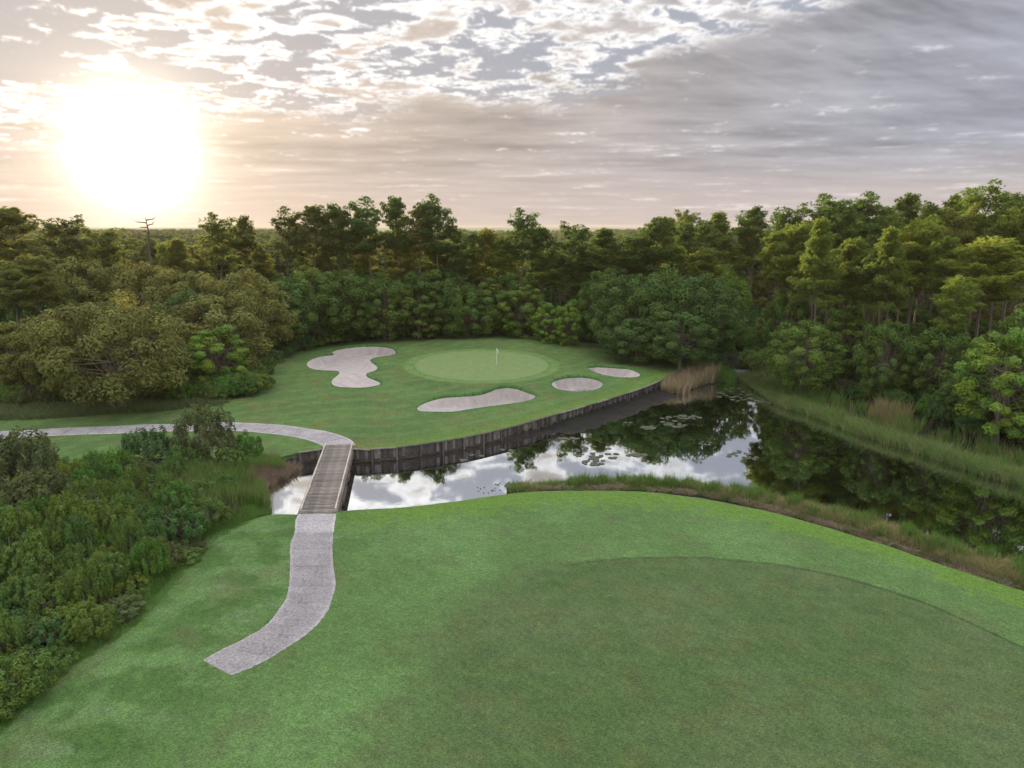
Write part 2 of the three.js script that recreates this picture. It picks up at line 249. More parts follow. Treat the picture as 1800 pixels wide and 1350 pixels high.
// far land: from the timber wall back to the woods
{
  const front = [[-260, 840], [0, 820], [90, 816], [200, 810], [300, 806], [380, 806], [440, 808]].map(([a, b]) => ground(a, b, 0));
  const k = 40; const wallPts = wallCurve.getSpacedPoints(k);
  const backPx = [[-260, 744], [0, 732], [150, 722], [300, 714], [370, 704], [410, 694], [430, 668]], back2 = [[440, 648], [480, 630], [540, 612], [620, 600], [700, 594], [800, 589], [900, 589], [980, 596], [1060, 606], [1130, 616], [1180, 628], [1207, 643]];
  const A1 = curve([...front, wallPts[0]]), A2 = wallCurve, B1 = curve([...backPx, back2[0]].map(([a, b]) => far(a, b))), B2 = curve(back2.map(([a, b]) => far(a, b)));
  const share = 0.3, nu = 420, nv = 220;
  const BR = xz(ground(597, 786, 0));
  const gs = sheet(nu, nv + 1, (u, v0, i, j) => {
    const w = Math.max(0, (j - 1) / nv), v = w ** 1.15, p = u < share ? A1.getPoint(u / share) : A2.getPointAt((u - share) / (1 - share)), q = u < share ? B1.getPoint(u / share) : B2.getPointAt((u - share) / (1 - share));
    const x = lerp(p.x, q.x, v), z = lerp(p.z, q.z, v); let y = landFar(x, z) + 0.02;
    let inB = 1e9; for (const b of bunkers) inB = Math.min(inB, sdf(b, x, z));
    if (inB < -0.04) y -= Math.min(2.2, 0.4 - inB * 2.4);
    const gd = sdf(greenLine, x, z), fd = sdf(fringeLine, x, z), wd = lineDist(wallLine, x, z);
    const m = fbm(x * 0.09, z * 0.09, 4), f = fbm(x * 0.5, z * 0.5, 3), mow = Math.sin(wd * 2.1 + 1.5 * n2(x * 0.05, z * 0.05)) * 0.5 + 0.5;
    let c = mix3([0.098, 0.190, 0.056], [0.070, 0.150, 0.044], smoothstep(m, -0.5, 0.5));
    c = mix3(c, [0.125, 0.150, 0.055], 0.75 * smoothstep(fbm(x * 0.14 + 9, z * 0.17, 4), 0.05, 0.5));
    c = mix3(c, [0.12, 0.215, 0.085], 0.4 * smoothstep(mow, 0.5, 0.9) * smoothstep(fd, 0, 2));
    c = mix3(c, [0.112, 0.215, 0.030], 0.75 * (1 - smoothstep(wd + 1.4 * f, 0.6, 3.2)) * smoothstep(u, 0.3, 0.42));
    c = mix3(c, [0.135, 0.238, 0.088], 1 - smoothstep(fd, -0.1, 0.25));
    c = mix3(c, [0.185, 0.285, 0.132], 1 - smoothstep(gd, -0.1, 0.2));
    c = mix3(c, [0.085, 0.21, 0.06], (1 - smoothstep(Math.abs(gd - 0.12), 0.05, 0.3)) * 0.7);
    c = mix3(c, [0.08, 0.19, 0.05], (1 - smoothstep(Math.abs(fd - 0.12), 0.05, 0.4)) * 0.5);
    c = mix3(c, [0.07, 0.175, 0.045], (1 - smoothstep(Math.abs(inB - 0.6), 0.1, 0.8)) * 0.55);
    const worn = 0.6 * (1 - smoothstep(Math.hypot(x - BR[0] - 1.5, z - BR[1] + 1), 0.5, 3.5) ) * smoothstep(f, -0.3, 0.3);
    c = mix3(c, [0.13, 0.13, 0.06], worn);
    const fi = fbm(x * 2.4, z * 2.4, 2), fl = fbm(x * 0.5, z * 2.6, 3), e = 1 + (0.20 * f + 0.14 * fi + 0.20 * fl) * (gd < 0 ? 0.3 : 1);
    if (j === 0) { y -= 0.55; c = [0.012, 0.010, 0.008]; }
    return { p: [x, y, z], c: [c[0] * 1.12, c[1], c[2] * 0.82].map((t) => t * e * 2.35) };
  });
  struct('far_turf', gs, turf);
}
// near land: from the pond's near bank to below the camera
{
  const bank = [[-420, 1560], [-200, 1420], [-60, 1300], [20, 1240], [120, 1160], [220, 1088], [290, 1030], [330, 980], [375, 940], [430, 918], [480, 905], [530, 905], [592, 900], [640, 896], [700, 893], [750, 888], [800, 882], [860, 873], [920, 866], [1000, 863], [1080, 863], [1160, 867], [1250, 880], [1330, 895], [1420, 918], [1500, 942], [1560, 960], [1640, 988], [1720, 1014], [1800, 1040], [1950, 1090], [2150, 1160]].map(([a, b]) => onLand(a, b, landNear));
  const A = curve(bank), nu = 460, nv = 300;
  const pathSpot = ground(548, 915, 0);
  const gs = sheet(nu, nv + 1, (u, v0, i, j) => {
    const w = Math.max(0, (j - 1) / nv), v = w ** 1.25, p = A.getPoint(u), qx = lerp(-14, 30, u), qz = -6;
    const x = lerp(p.x, qx, v), z = lerp(p.z, qz, v); let y = landNear(x, z) + 0.02; const gd = sdf(nearGreen, x, z), wd = pondD(x, z), ed = Math.hypot(x - p.x, z - p.z);
    const m = fbm(x * 0.10 + 5, z * 0.10, 4), f = fbm(x * 0.7, z * 0.7, 3), s = fbm(x * 0.22 + 0.2 * z, z * 0.5 - 7, 4), left = 1 - smoothstep(x + 0.25 * (z + 30), -13, -8);
    let c = mix3([0.108, 0.222, 0.082], [0.086, 0.180, 0.060], smoothstep(m, -0.4, 0.4));                     // dewy apron
    c = mix3(c, [0.13, 0.20, 0.125], 0.6 * smoothstep(s, 0.1, 0.6) * left);
    c = mix3(c, [0.046, 0.122, 0.020], 0.75 * left * smoothstep(fbm(x * 0.25 + 30, z * 0.32, 4), -0.2, 0.3));
    c = mix3(c, [0.112, 0.236, 0.034], 0.9 * smoothstep(3.9 + 1.9 * f + 0.8 * m - ed, 0, 2.0) * smoothstep(x, -14, -6) );
    c = mix3(c, [0.06, 0.15, 0.014], 0.4 * smoothstep(f, 0, 0.5) * smoothstep(4 - ed, 0, 2));
    c = mix3(c, [0.11, 0.14, 0.07], 0.45 * smoothstep(fbm(x * 0.16 - 20, z * 0.16 + 3, 4), 0.12, 0.5) * smoothstep(wd, 6, 9));
    const g = 1 - smoothstep(gd, -0.05, 0.12 + 3.5 * smoothstep(-x, -4.5, 0.5) + 3 * smoothstep(z, -26, -20) );
    c = mix3(c, mix3(mix3([0.064, 0.124, 0.042], [0.088, 0.142, 0.064], smoothstep(m + 0.4 * s, -0.5, 0.5)), [0.094, 0.122, 0.046], 0.55 * smoothstep(fbm(x * 0.3 + 50, z * 0.36, 4), 0.1, 0.5)), g * 0.95);
    c = mix3(c, [0.035, 0.075, 0.03], 0.75 * (1 - smoothstep(Math.abs(gd - 0.02), 0.03, 0.13)) * smoothstep(x, 1.5, 4.5) * smoothstep(-z, 22, 25));
    c = mix3(c, [0.10, 0.09, 0.05], 0.8 * (1 - smoothstep(wd + 0.3 * f, 0.3, 0.9)) * smoothstep(x, -9, -5));
    const fl = fbm(x * 1.1 + z * 0.5, z * 4.2 - x * 0.6, 3), fi = fbm(x * 2.7, z * 2.7, 2), st = fbm((x + z) * 0.35, (x - z) * 1.6, 3);
    const e = 1 + 0.15 * f + 0.24 * fl * (1 - 0.55 * g) + 0.15 * fi + 0.13 * st * g;
    y -= 0.03 * g;
    if (j === 0) { const l = Math.hypot(p.x - qx, p.z - qz), ox = x + (0.75 * (p.x - qx)) / l, oz = z + (0.75 * (p.z - qz)) / l; return { p: [ox, Math.max(landWild(ox, oz) - 0.12, WATER - 0.2), oz], c: [0.13, 0.10, 0.08].map((t) => t * (2.6 + 0.9 * f)) }; }
    return { p: [x, y, z], c: [c[0] * 1.12, c[1], c[2] * 0.82].map((t) => t * e * 2.35) };
  });
  struct('near_turf', gs, turf);
}
// sand bunkers: a dished bed of sand inside a rim of turf
const bunkerText = [['hourglass shaped pale sand bunker left of the far green'], ['long bean shaped sand bunker in front of the far green'], ['round sand bunker nearest the wooden wall right of the green'], ['thin pale sand bunker farthest right beside the green']];
bunkers.forEach((b, k) => {
  const t = thing('sand_bunker', bunkerText[k][0], 'bunker');
  const cx = b.reduce((s, p) => s + p[0], 0) / b.length, cz = b.reduce((s, p) => s + p[1], 0) / b.length; t.position.set(cx, 0, cz);
  const x0 = Math.min(...b.map((p) => p[0])), x1 = Math.max(...b.map((p) => p[0])), z0 = Math.min(...b.map((p) => p[1])), z1 = Math.max(...b.map((p) => p[1]));
  // triangulated outline plus inner rings
  const rings = [0, 0.25, 0.55, 0.95, 1.5], pos = [], ix = [], col = [], uv = [];
  const shape = new THREE.ShapeGeometry(new THREE.Shape(b.map(([x, z]) => new THREE.Vector2(x, -z))));
  const nx = Math.ceil((x1 - x0) / 0.22), nz = Math.ceil((z1 - z0) / 0.22), id = new Map();
  const depth = (d, x, z) => landFar(x, z) + 0.03 - 0.8 * smoothstep(-d, 0, 1.5 - 0.9 * smoothstep((z1 - z) / (z1 - z0), 0.35, 0.8)) * (0.7 + 0.9 * smoothstep((z1 - z) / (z1 - z0), 0.3, 0.8)) + 0.03 * n2(x * 1.3, z * 1.3) * smoothstep(-d, 0.1, 0.8);
  const vert = (i, j) => {
    const key = i * 10000 + j; if (id.has(key)) return id.get(key);
    let x = x0 + ((x1 - x0) * i) / nx, z = z0 + ((z1 - z0) * j) / nz, d = sdf(b, x, z);
    if (d > -0.2) {                                                    // pull outer points onto the outline
      for (let q = 0; q < 4; q++) { const e = 0.02, gx = (sdf(b, x + e, z) - sdf(b, x - e, z)) / (2 * e), gz = (sdf(b, x, z + e) - sdf(b, x, z - e)) / (2 * e), l = Math.hypot(gx, gz) || 1; x -= (gx / l) * d * 0.98; z -= (gz / l) * d * 0.98; d = sdf(b, x, z); }
    }
    const n = pos.length / 3, y = depth(Math.min(d, 0), x, z), m = 0.92 + 0.12 * fbm(x * 0.6, z * 0.6, 3);
    pos.push(x - cx, y, z - cz); uv.push(x, z); const q = k === 1 || k === 2 ? 0.9 : 1; col.push(m * 0.92 * q, m * 0.885 * q, m * 0.86 * q); id.set(key, n); return n;
  };
  const inside = (i, j) => sdf(b, x0 + ((x1 - x0) * (i + 0.5)) / nx, z0 + ((z1 - z0) * (j + 0.5)) / nz) < 0.12;
  for (let i = 0; i < nx; i++) for (let j = 0; j < nz; j++) if (inside(i, j)) { const a = vert(i, j), e = vert(i + 1, j), f = vert(i + 1, j + 1), h = vert(i, j + 1); ix.push(a, h, f, a, f, e); }
  const g = new THREE.BufferGeometry(); g.setAttribute('position', new THREE.Float32BufferAttribute(pos, 3)); g.setAttribute('color', new THREE.Float32BufferAttribute(col, 3)); g.setAttribute('uv', new THREE.Float32BufferAttribute(uv, 2)); g.setIndex(ix); g.computeVertexNormals();
  mesh('sand', g, sandMat, t);
  const n = b.length, ring = 8;
  const lip = sheet(n, ring, (u, v, i, j) => {
    const [x, z] = b[i % n], [ax, az] = b[(i + n - 1) % n], [bx, bz] = b[(i + 1) % n], l = Math.hypot(bx - ax, bz - az) || 1, out = sdf(b, x + (bz - az) / l * 0.1, z - (bx - ax) / l * 0.1) > 0 ? 1 : -1, ox = out * (bz - az) / l, oz = -out * (bx - ax) / l;
    const back = smoothstep(-oz, -0.2, 0.9), r = 0.06 + 0.26 * back + 0.04 * n2(x * 2, z * 2), a = (v * 1.25 - 0.25) * Math.PI;
    const w = 0.9 + 0.2 * n2(x * 1.7 + 5, z * 1.7);
    return { p: [x - cx + ox * (r * 0.8 - r * 1.0 * Math.cos(a)) , landFar(x, z) - 0.01 + r * Math.sin(a) * 0.95, z - cz + oz * (r * 0.8 - r * 1.0 * Math.cos(a))], c: [0.085 * w * 2.1, 0.2 * w * 2.1, 0.05 * w * 2.1], uv: [x, z] };
  });
  mesh('turf_lip', lip, turf, t);
});

// ---------------------------------------------------------------- cart path, slab by slab
function slabs(path, L, Rr, land, cuts, tone, lift = 0.045) {
  const CL = curve(L), CR = curve(Rr);
  for (let s = 0; s + 1 < cuts.length; s++) {
    const a = cuts[s] + 0.0008, b = cuts[s + 1] - 0.0008, nl = 18, nw = 14, k = 0.94 + 0.1 * hash(s, 3, 9), q = tone(s);
    const g = sheet(nw + 2, nl + 2, (u, v, i, j) => {
      const uu = clamp((i - 1) / nw, 0, 1), vv = clamp((j - 1) / nl, 0, 1), t = lerp(a, b, vv), p = CL.getPoint(t).lerp(CR.getPoint(t), uu), edge = i === 0 || i === nw + 2 || j === 0 || j === nl + 2;
      const e = Math.min(uu, 1 - uu) * 2.4, wob = (uu === 0 || uu === 1) ? 0.025 * n2(p.x * 3, p.z * 3) : 0;
      const c = (k + 0.12 * fbm(p.x * 0.5, p.z * 0.5, 3)) * q * (1 + 0.55 * (1 - smoothstep(e, 0.02, 0.20)));
      return { p: [p.x + wob, land(p.x, p.z) + lift - (edge ? (i === 0 || i === nw + 2 ? 0.14 : 0.04) : 0), p.z + wob], c: [c * 0.80, c * 0.77, c * 0.76], uv: [p.x, p.z] };
    });
    mesh('concrete_slab', g, concrete, path);
  }
}
{
  const path = new THREE.Group(); path.name = numbered('cart_path'); path.userData.kind = 'structure'; scene.add(path);
  const near = (a, b) => onLand(a, b, landNear);
  const L = [[525, 904], [519, 918], [518, 937], [511, 956], [510, 996], [508, 1031], [501.5, 1056], [490, 1073], [474, 1094], [456, 1109], [421, 1128], [383, 1147], [356.7, 1162]].map(([a, b]) => near(a, b));
  const Rt = [[591, 904], [589, 918], [586, 937], [584.6, 956], [586, 996], [589.7, 1029], [584.6, 1051], [576, 1074], [562, 1094], [542, 1113], [514, 1133], [461, 1165], [406, 1188]].map(([a, b]) => near(a, b));
  slabs(path, L, Rt, landNear, [0, 0.167, 0.27, 0.335, 0.42, 0.53, 0.655, 0.78, 0.89, 1], (s) => (s ? 0.84 : 1.16));
  const path2 = new THREE.Group(); path2.name = numbered('cart_path'); path2.userData.kind = 'structure'; scene.add(path2);
  const mid = [[-330, 786], [-160, 775], [-40, 767.5], [60, 761.5], [160, 757], [260, 753], [350, 751], [430, 751.5], [490, 756], [535, 762], [570, 770], [592, 779], [597, 786]].map(([a, b]) => far(a, b)), C = curve(mid), n = 40, l = [], r = [];
  for (let i = 0; i <= n; i++) { const p = C.getPointAt(i / n), t = C.getTangentAt(i / n), w = 1.3; l.push(new THREE.Vector3(p.x - t.z * w, 0, p.z + t.x * w)); r.push(new THREE.Vector3(p.x + t.z * w, 0, p.z - t.x * w)); }
  const cuts = Array.from({ length: 23 }, (_, i) => i / 22);
  slabs(path2, l, r, landFar, cuts, () => 1.02);
}
// ---------------------------------------------------------------- timber bridge
{
  const nl = ground(526.5, 903, 0), nr = ground(592, 901.5, 0), fl = ground(571, 785.5, 0), fr = ground(621.5, 783.5, 0);
  const br = thing('timber_footbridge', 'grey weathered timber cart bridge with low curb rails crossing the narrow water', 'bridge');
  const base = nl.clone().add(nr).add(fl).add(fr).multiplyScalar(0.25); br.position.set(base.x, 0, base.z);
  const P = (u, v) => nl.clone().lerp(nr, u).lerp(fl.clone().lerp(fr, u), v).sub(new THREE.Vector3(base.x, 0, base.z));
  const along = P(0.5, 1).sub(P(0.5, 0)), len = along.length(), N = 56, rnd = mulberry(5), yaw = Math.atan2(-(P(1, 0.5).z - P(0, 0.5).z), P(1, 0.5).x - P(0, 0.5).x);
  const tones = [[0.33, 0.31, 0.29], [0.38, 0.355, 0.33], [0.29, 0.275, 0.26], [0.43, 0.41, 0.39], [0.36, 0.345, 0.34]].map((c) => woodMat(...c, 'deck timber'));
  const w = P(0, 0.5).distanceTo(P(1, 0.5)), board = (lx, ly, lz, r = 0.012) => { const s = new THREE.Shape([new THREE.Vector2(-ly / 2 + r, -lz / 2), new THREE.Vector2(ly / 2 - r, -lz / 2), new THREE.Vector2(ly / 2, -lz / 2 + r), new THREE.Vector2(ly / 2, lz / 2 - r), new THREE.Vector2(ly / 2 - r, lz / 2), new THREE.Vector2(-ly / 2 + r, lz / 2), new THREE.Vector2(-ly / 2, lz / 2 - r), new THREE.Vector2(-ly / 2, -lz / 2 + r)]); const g = new THREE.ExtrudeGeometry(s, { depth: lx, bevelEnabled: false, steps: 1 }); g.translate(0, 0, -lx / 2); g.rotateY(Math.PI / 2); g.rotateX(Math.PI / 2); const p = g.attributes.position, uv = []; for (let i = 0; i < p.count; i++) uv.push(p.getX(i) * 0.35 + ly * 3, (p.getZ(i) + p.getY(i)) * 0.8 + lz); g.setAttribute('uv', new THREE.Float32BufferAttribute(uv, 2)); return g; };
  const step = len / N, shapes = [0, 1, 2, 3].map((k) => board(w + 0.06 + 0.03 * k, step - 0.022 - 0.004 * k, 0.055));
  for (let i = 0; i < N; i++) { const m = mesh('plank', shapes[Math.floor(rnd() * 4)], tones[Math.floor(rnd() * 5)], br), p = P(0.5, (i + 0.5) / N); m.position.set(p.x + 0.03 * (rnd() - 0.5), 0.07 + 0.012 * rnd(), p.z); m.rotation.y = yaw + 0.008 * (rnd() - 0.5); m.rotation.z = 0.006 * (rnd() - 0.5); }
  const railM = woodMat(0.80, 0.75, 0.70, 'bleached timber'), darkM = woodMat(0.13, 0.11, 0.09, 'damp dark timber'), dir = Math.atan2(along.x, along.z);
  const beam = (lx, ly, lz) => { const g = board(lz, lx, ly, 0.015); g.rotateY(Math.PI / 2); return g; };
  for (const u of [0.035, 0.965]) {
    const parts = 4;
    for (let k = 0; k < parts; k++) { const a = P(u, k / parts), b = P(u, (k + 1) / parts), m = mesh('curb_rail', beam(0.15, 0.10, a.distanceTo(b) - 0.02), railM, br); m.position.copy(a).lerp(b, 0.5); m.position.y = 0.27; m.rotation.y = dir; }
    for (let k = 0; k < 11; k++) { const m = mesh('rail_block', beam(0.14, 0.125, 0.3), railM, br); m.position.copy(P(u, (k + 0.25) / 10.6)); m.position.y = 0.16; m.rotation.y = dir; }
    const s = mesh('side_beam', beam(0.09, 0.34, len * 1.0), darkM, br); s.position.copy(P(u < 0.5 ? 0.0 : 1.0, 0.5)); s.position.y = -0.14; s.rotation.y = dir;
  }
  for (const u of [0.25, 0.5, 0.75]) { const s = mesh('stringer', beam(0.12, 0.32, len), darkM, br); s.position.copy(P(u, 0.5)); s.position.y = -0.13; s.rotation.y = dir; }
  const ab = mesh('abutment', board(w + 0.3, 0.3, 0.7), darkM, br); ab.position.copy(P(0.5, 0.0)); ab.position.y = -0.32; ab.rotation.y = yaw;
  for (const v of [0.34, 0.67, 0.97]) {
    for (const u of [0.08, 0.92]) { const m = mesh('pile', new THREE.CylinderGeometry(0.13, 0.14, 2.2, 12), darkM, br); m.position.copy(P(u, v)); m.position.y = -1.4; }
    const c = mesh('pile_cap', board(w, 0.2, 0.22), darkM, br); c.position.copy(P(0.5, v)); c.position.y = -0.42; c.rotation.y = yaw;
  }
}
// ---------------------------------------------------------------- timber retaining wall round the far land
{
  const wall = thing('timber_bulkhead', 'dark weathered timber retaining wall of upright boards along the far bank', 'retaining wall');
  const len = wallCurve.getLength(), n = Math.round(len / 2.05), rnd = mulberry(8), o = wallCurve.getPoint(0.5); wall.position.set(o.x, 0, o.z);
  const tones = [[0.115, 0.105, 0.098], [0.075, 0.067, 0.062], [0.17, 0.16, 0.15], [0.105, 0.085, 0.075], [0.24, 0.23, 0.22]].map((c) => woodMat(...c, 'wall timber'));
  const dark = woodMat(0.085, 0.07, 0.064, 'wet timber'), pale = woodMat(0.19, 0.17, 0.155, 'post timber');
  const box = (x, y, z) => { const g = new THREE.BoxGeometry(x, y, z), p = g.attributes.position, uv = []; for (let i = 0; i < p.count; i++) uv.push((p.getY(i)) * 0.4 + x * 9, (p.getX(i) + p.getZ(i)) * 0.7 + y); g.setAttribute('uv', new THREE.Float32BufferAttribute(uv, 2)); return g; };
  const boardsPer = Math.min(8, Math.floor(296 / n));
  const bw = len / n / boardsPer, boardG = [0, 1, 2, 3].map((k) => box(bw - 0.008 - 0.005 * k, 1.75 - 0.05 * k, 0.05)), postG = new THREE.CylinderGeometry(0.08, 0.088, 2.3, 10), waleG = box(len / n - 0.16, 0.2, 0.09), capG = box(len / n - 0.02, 0.07, 0.26);
  const put = (name, g, m, t, off, y, tilt = 0) => { const p = wallCurve.getPointAt(clamp(t, 0, 1)), d = wallCurve.getTangentAt(clamp(t, 0, 1)), q = mesh(name, g, m, wall); const drop = -0.45 * (1 - smoothstep(t, 0, 0.075)); q.position.set(p.x - d.z * off - o.x, y + drop, p.z + d.x * off - o.z); q.rotation.set(0, Math.atan2(-d.z, d.x), tilt, 'YXZ'); return q; };
  for (let i = 0; i < n; i++) {
    for (let k = 0; k < boardsPer; k++) put('board', boardG[Math.floor(rnd() * 4)], tones[Math.floor(rnd() * 5)], (i + (k + 0.5) / boardsPer) / n, 0.03 + 0.015 * rnd(), -0.78 + 0.05 * rnd(), 0.012 * (rnd() - 0.5));
    put('post', postG, rnd() < 0.5 ? pale : tones[0], (i + 0.02) / n, 0.16, -1.02 + 0.05 * rnd(), 0.02 * (rnd() - 0.5));
    put('wale_board', waleG, dark, (i + 0.52) / n, 0.105, -0.84 + 0.02 * rnd());
    put('cap_board', capG, rnd() < 0.4 ? tones[4] : tones[0], (i + 0.5) / n, 0.06, 0.115 + 0.01 * rnd());
  }
}
// ---------------------------------------------------------------- flag on the green, culvert at the head of the pond
{
  const p = far(873, 641), f = thing('golf_flag', 'white flag hanging on a thin white pole in the far green', 'flag'); f.position.copy(p); f.position.y = landFar(p.x, p.z) - 0.02;
  const white = new THREE.MeshStandardMaterial({ name: 'white paint', color: new THREE.Color().setRGB(0.82, 0.82, 0.8), roughness: 0.4 }), cloth = new THREE.MeshStandardMaterial({ name: 'white cloth', color: new THREE.Color().setRGB(0.8, 0.82, 0.8), roughness: 0.8, side: THREE.DoubleSide });
  const pole = mesh('pole', new THREE.CylinderGeometry(0.022, 0.028, 2.2, 10), white, f); pole.position.y = 1.1;
  const top = mesh('finial', new THREE.SphereGeometry(0.035, 10, 8), white, f); top.position.y = 2.22;
  mesh('flag_cloth', sheet(14, 12, (u, v) => { const s = 0.03 + 0.20 * u * (1 - 0.25 * v), droop = 0.38 * u * u; return { p: [s, 2.15 - 0.36 * v - droop, 0.05 * Math.sin(u * 9 + v * 1.5) * u], c: [1, 1, 1] }; }), cloth, f);
  const rim = mesh('hole_cup', new THREE.CylinderGeometry(0.07, 0.07, 0.02, 20, 1, true), white, f); rim.position.y = 0.02;
}
{
  const p = ground(1294, 655, -0.3), c = thing('culvert_headwall', 'small pale concrete weir slab at the far end of the pond', 'weir'); c.position.set(p.x, 0, p.z - 0.4);
  const s = new THREE.Shape(); s.moveTo(-1.9, -1.7); s.lineTo(1.9, -1.7); s.lineTo(1.9, 0); s.lineTo(-1.9, 0); s.closePath(); const h = new THREE.Path(); h.absarc(0.2, -1.0, 0.42, 0, Math.PI * 2); s.holes.push(h);
  const g = new THREE.ExtrudeGeometry(s, { depth: 0.35, bevelEnabled: true, bevelSize: 0.03, bevelThickness: 0.03, bevelSegments: 2 }); g.setAttribute('color', new THREE.Float32BufferAttribute(new Float32Array(g.attributes.position.count * 3).fill(0.45), 3));
  mesh('headwall', g, concrete, c).position.y = -0.35;
  const t = new THREE.BoxGeometry(4.2, 0.12, 1.5); t.setAttribute('color', new THREE.Float32BufferAttribute(new Float32Array(t.attributes.position.count * 3).fill(0.62), 3)); const top = mesh('top_slab', t, concrete, c); top.position.set(0, -0.26, -0.4);
  const pg = new THREE.CylinderGeometry(0.40, 0.40, 1.2, 20, 1, true); const pm = new THREE.MeshStandardMaterial({ name: 'dark pipe', color: new THREE.Color().setRGB(0.05, 0.05, 0.05), roughness: 0.8, side: THREE.DoubleSide }); const pipe = mesh('pipe', pg, pm, c); pipe.rotation.x = Math.PI / 2; pipe.position.set(0.2, -1.35, -0.2);
}
// ---------------------------------------------------------------- trees
const foliage = (r, g, b, n = 'leaves', through = 0.48) => new THREE.MeshPhysicalMaterial({ name: n, color: new THREE.Color().setRGB(r, g, b), vertexColors: true, roughness: 1, specularIntensity: 0.25, transmission: through, thickness: 0, side: THREE.DoubleSide });
const bark = new THREE.MeshStandardMaterial({ name: 'bark', vertexColors: true, roughness: 1 });
const V = (x, y, z) => [x, y, z];
function leaf(T, x, y, z, nx, ny, nz, L, W, col, rnd) {
  let l = Math.hypot(nx, ny, nz) || 1; nx /= l; ny /= l; nz /= l;
  let ax = rnd() - 0.5, ay = rnd() - 0.7, az = rnd() - 0.5; const d = ax * nx + ay * ny + az * nz; ax -= d * nx; ay -= d * ny; az -= d * nz; l = Math.hypot(ax, ay, az) || 1; ax *= L / l / 2; ay *= L / l / 2; az *= L / l / 2;
  const bx = (ny * az - nz * ay), by = (nz * ax - nx * az), bz = (nx * ay - ny * ax), s = W / L;
  const a = [x - ax, y - ay, z - az], b = [x + bx * s - ax * 0.15, y + by * s - ay * 0.15, z + bz * s - az * 0.15], c = [x + ax, y + ay, z + az], e = [x - bx * s - ax * 0.15, y - by * s - ay * 0.15, z - bz * s - az * 0.15];
  T.tri(a, b, c, col); T.tri(a, c, e, col);
}
const BARK = [[0.19, 0.15, 0.12], [0.16, 0.12, 0.10], [0.23, 0.185, 0.15], [0.13, 0.10, 0.085]];
const reach = (C) => { const r = []; for (let i = 0; i < C.p.length; i += 9) r.push(Math.hypot(C.p[i], C.p[i + 2])); r.sort((p, q) => p - q); return r[Math.floor(r.length * 0.93)]; };
const tall = (C) => { let y = 0; for (let i = 1; i < C.p.length; i += 3) y = Math.max(y, C.p[i]); return y; };
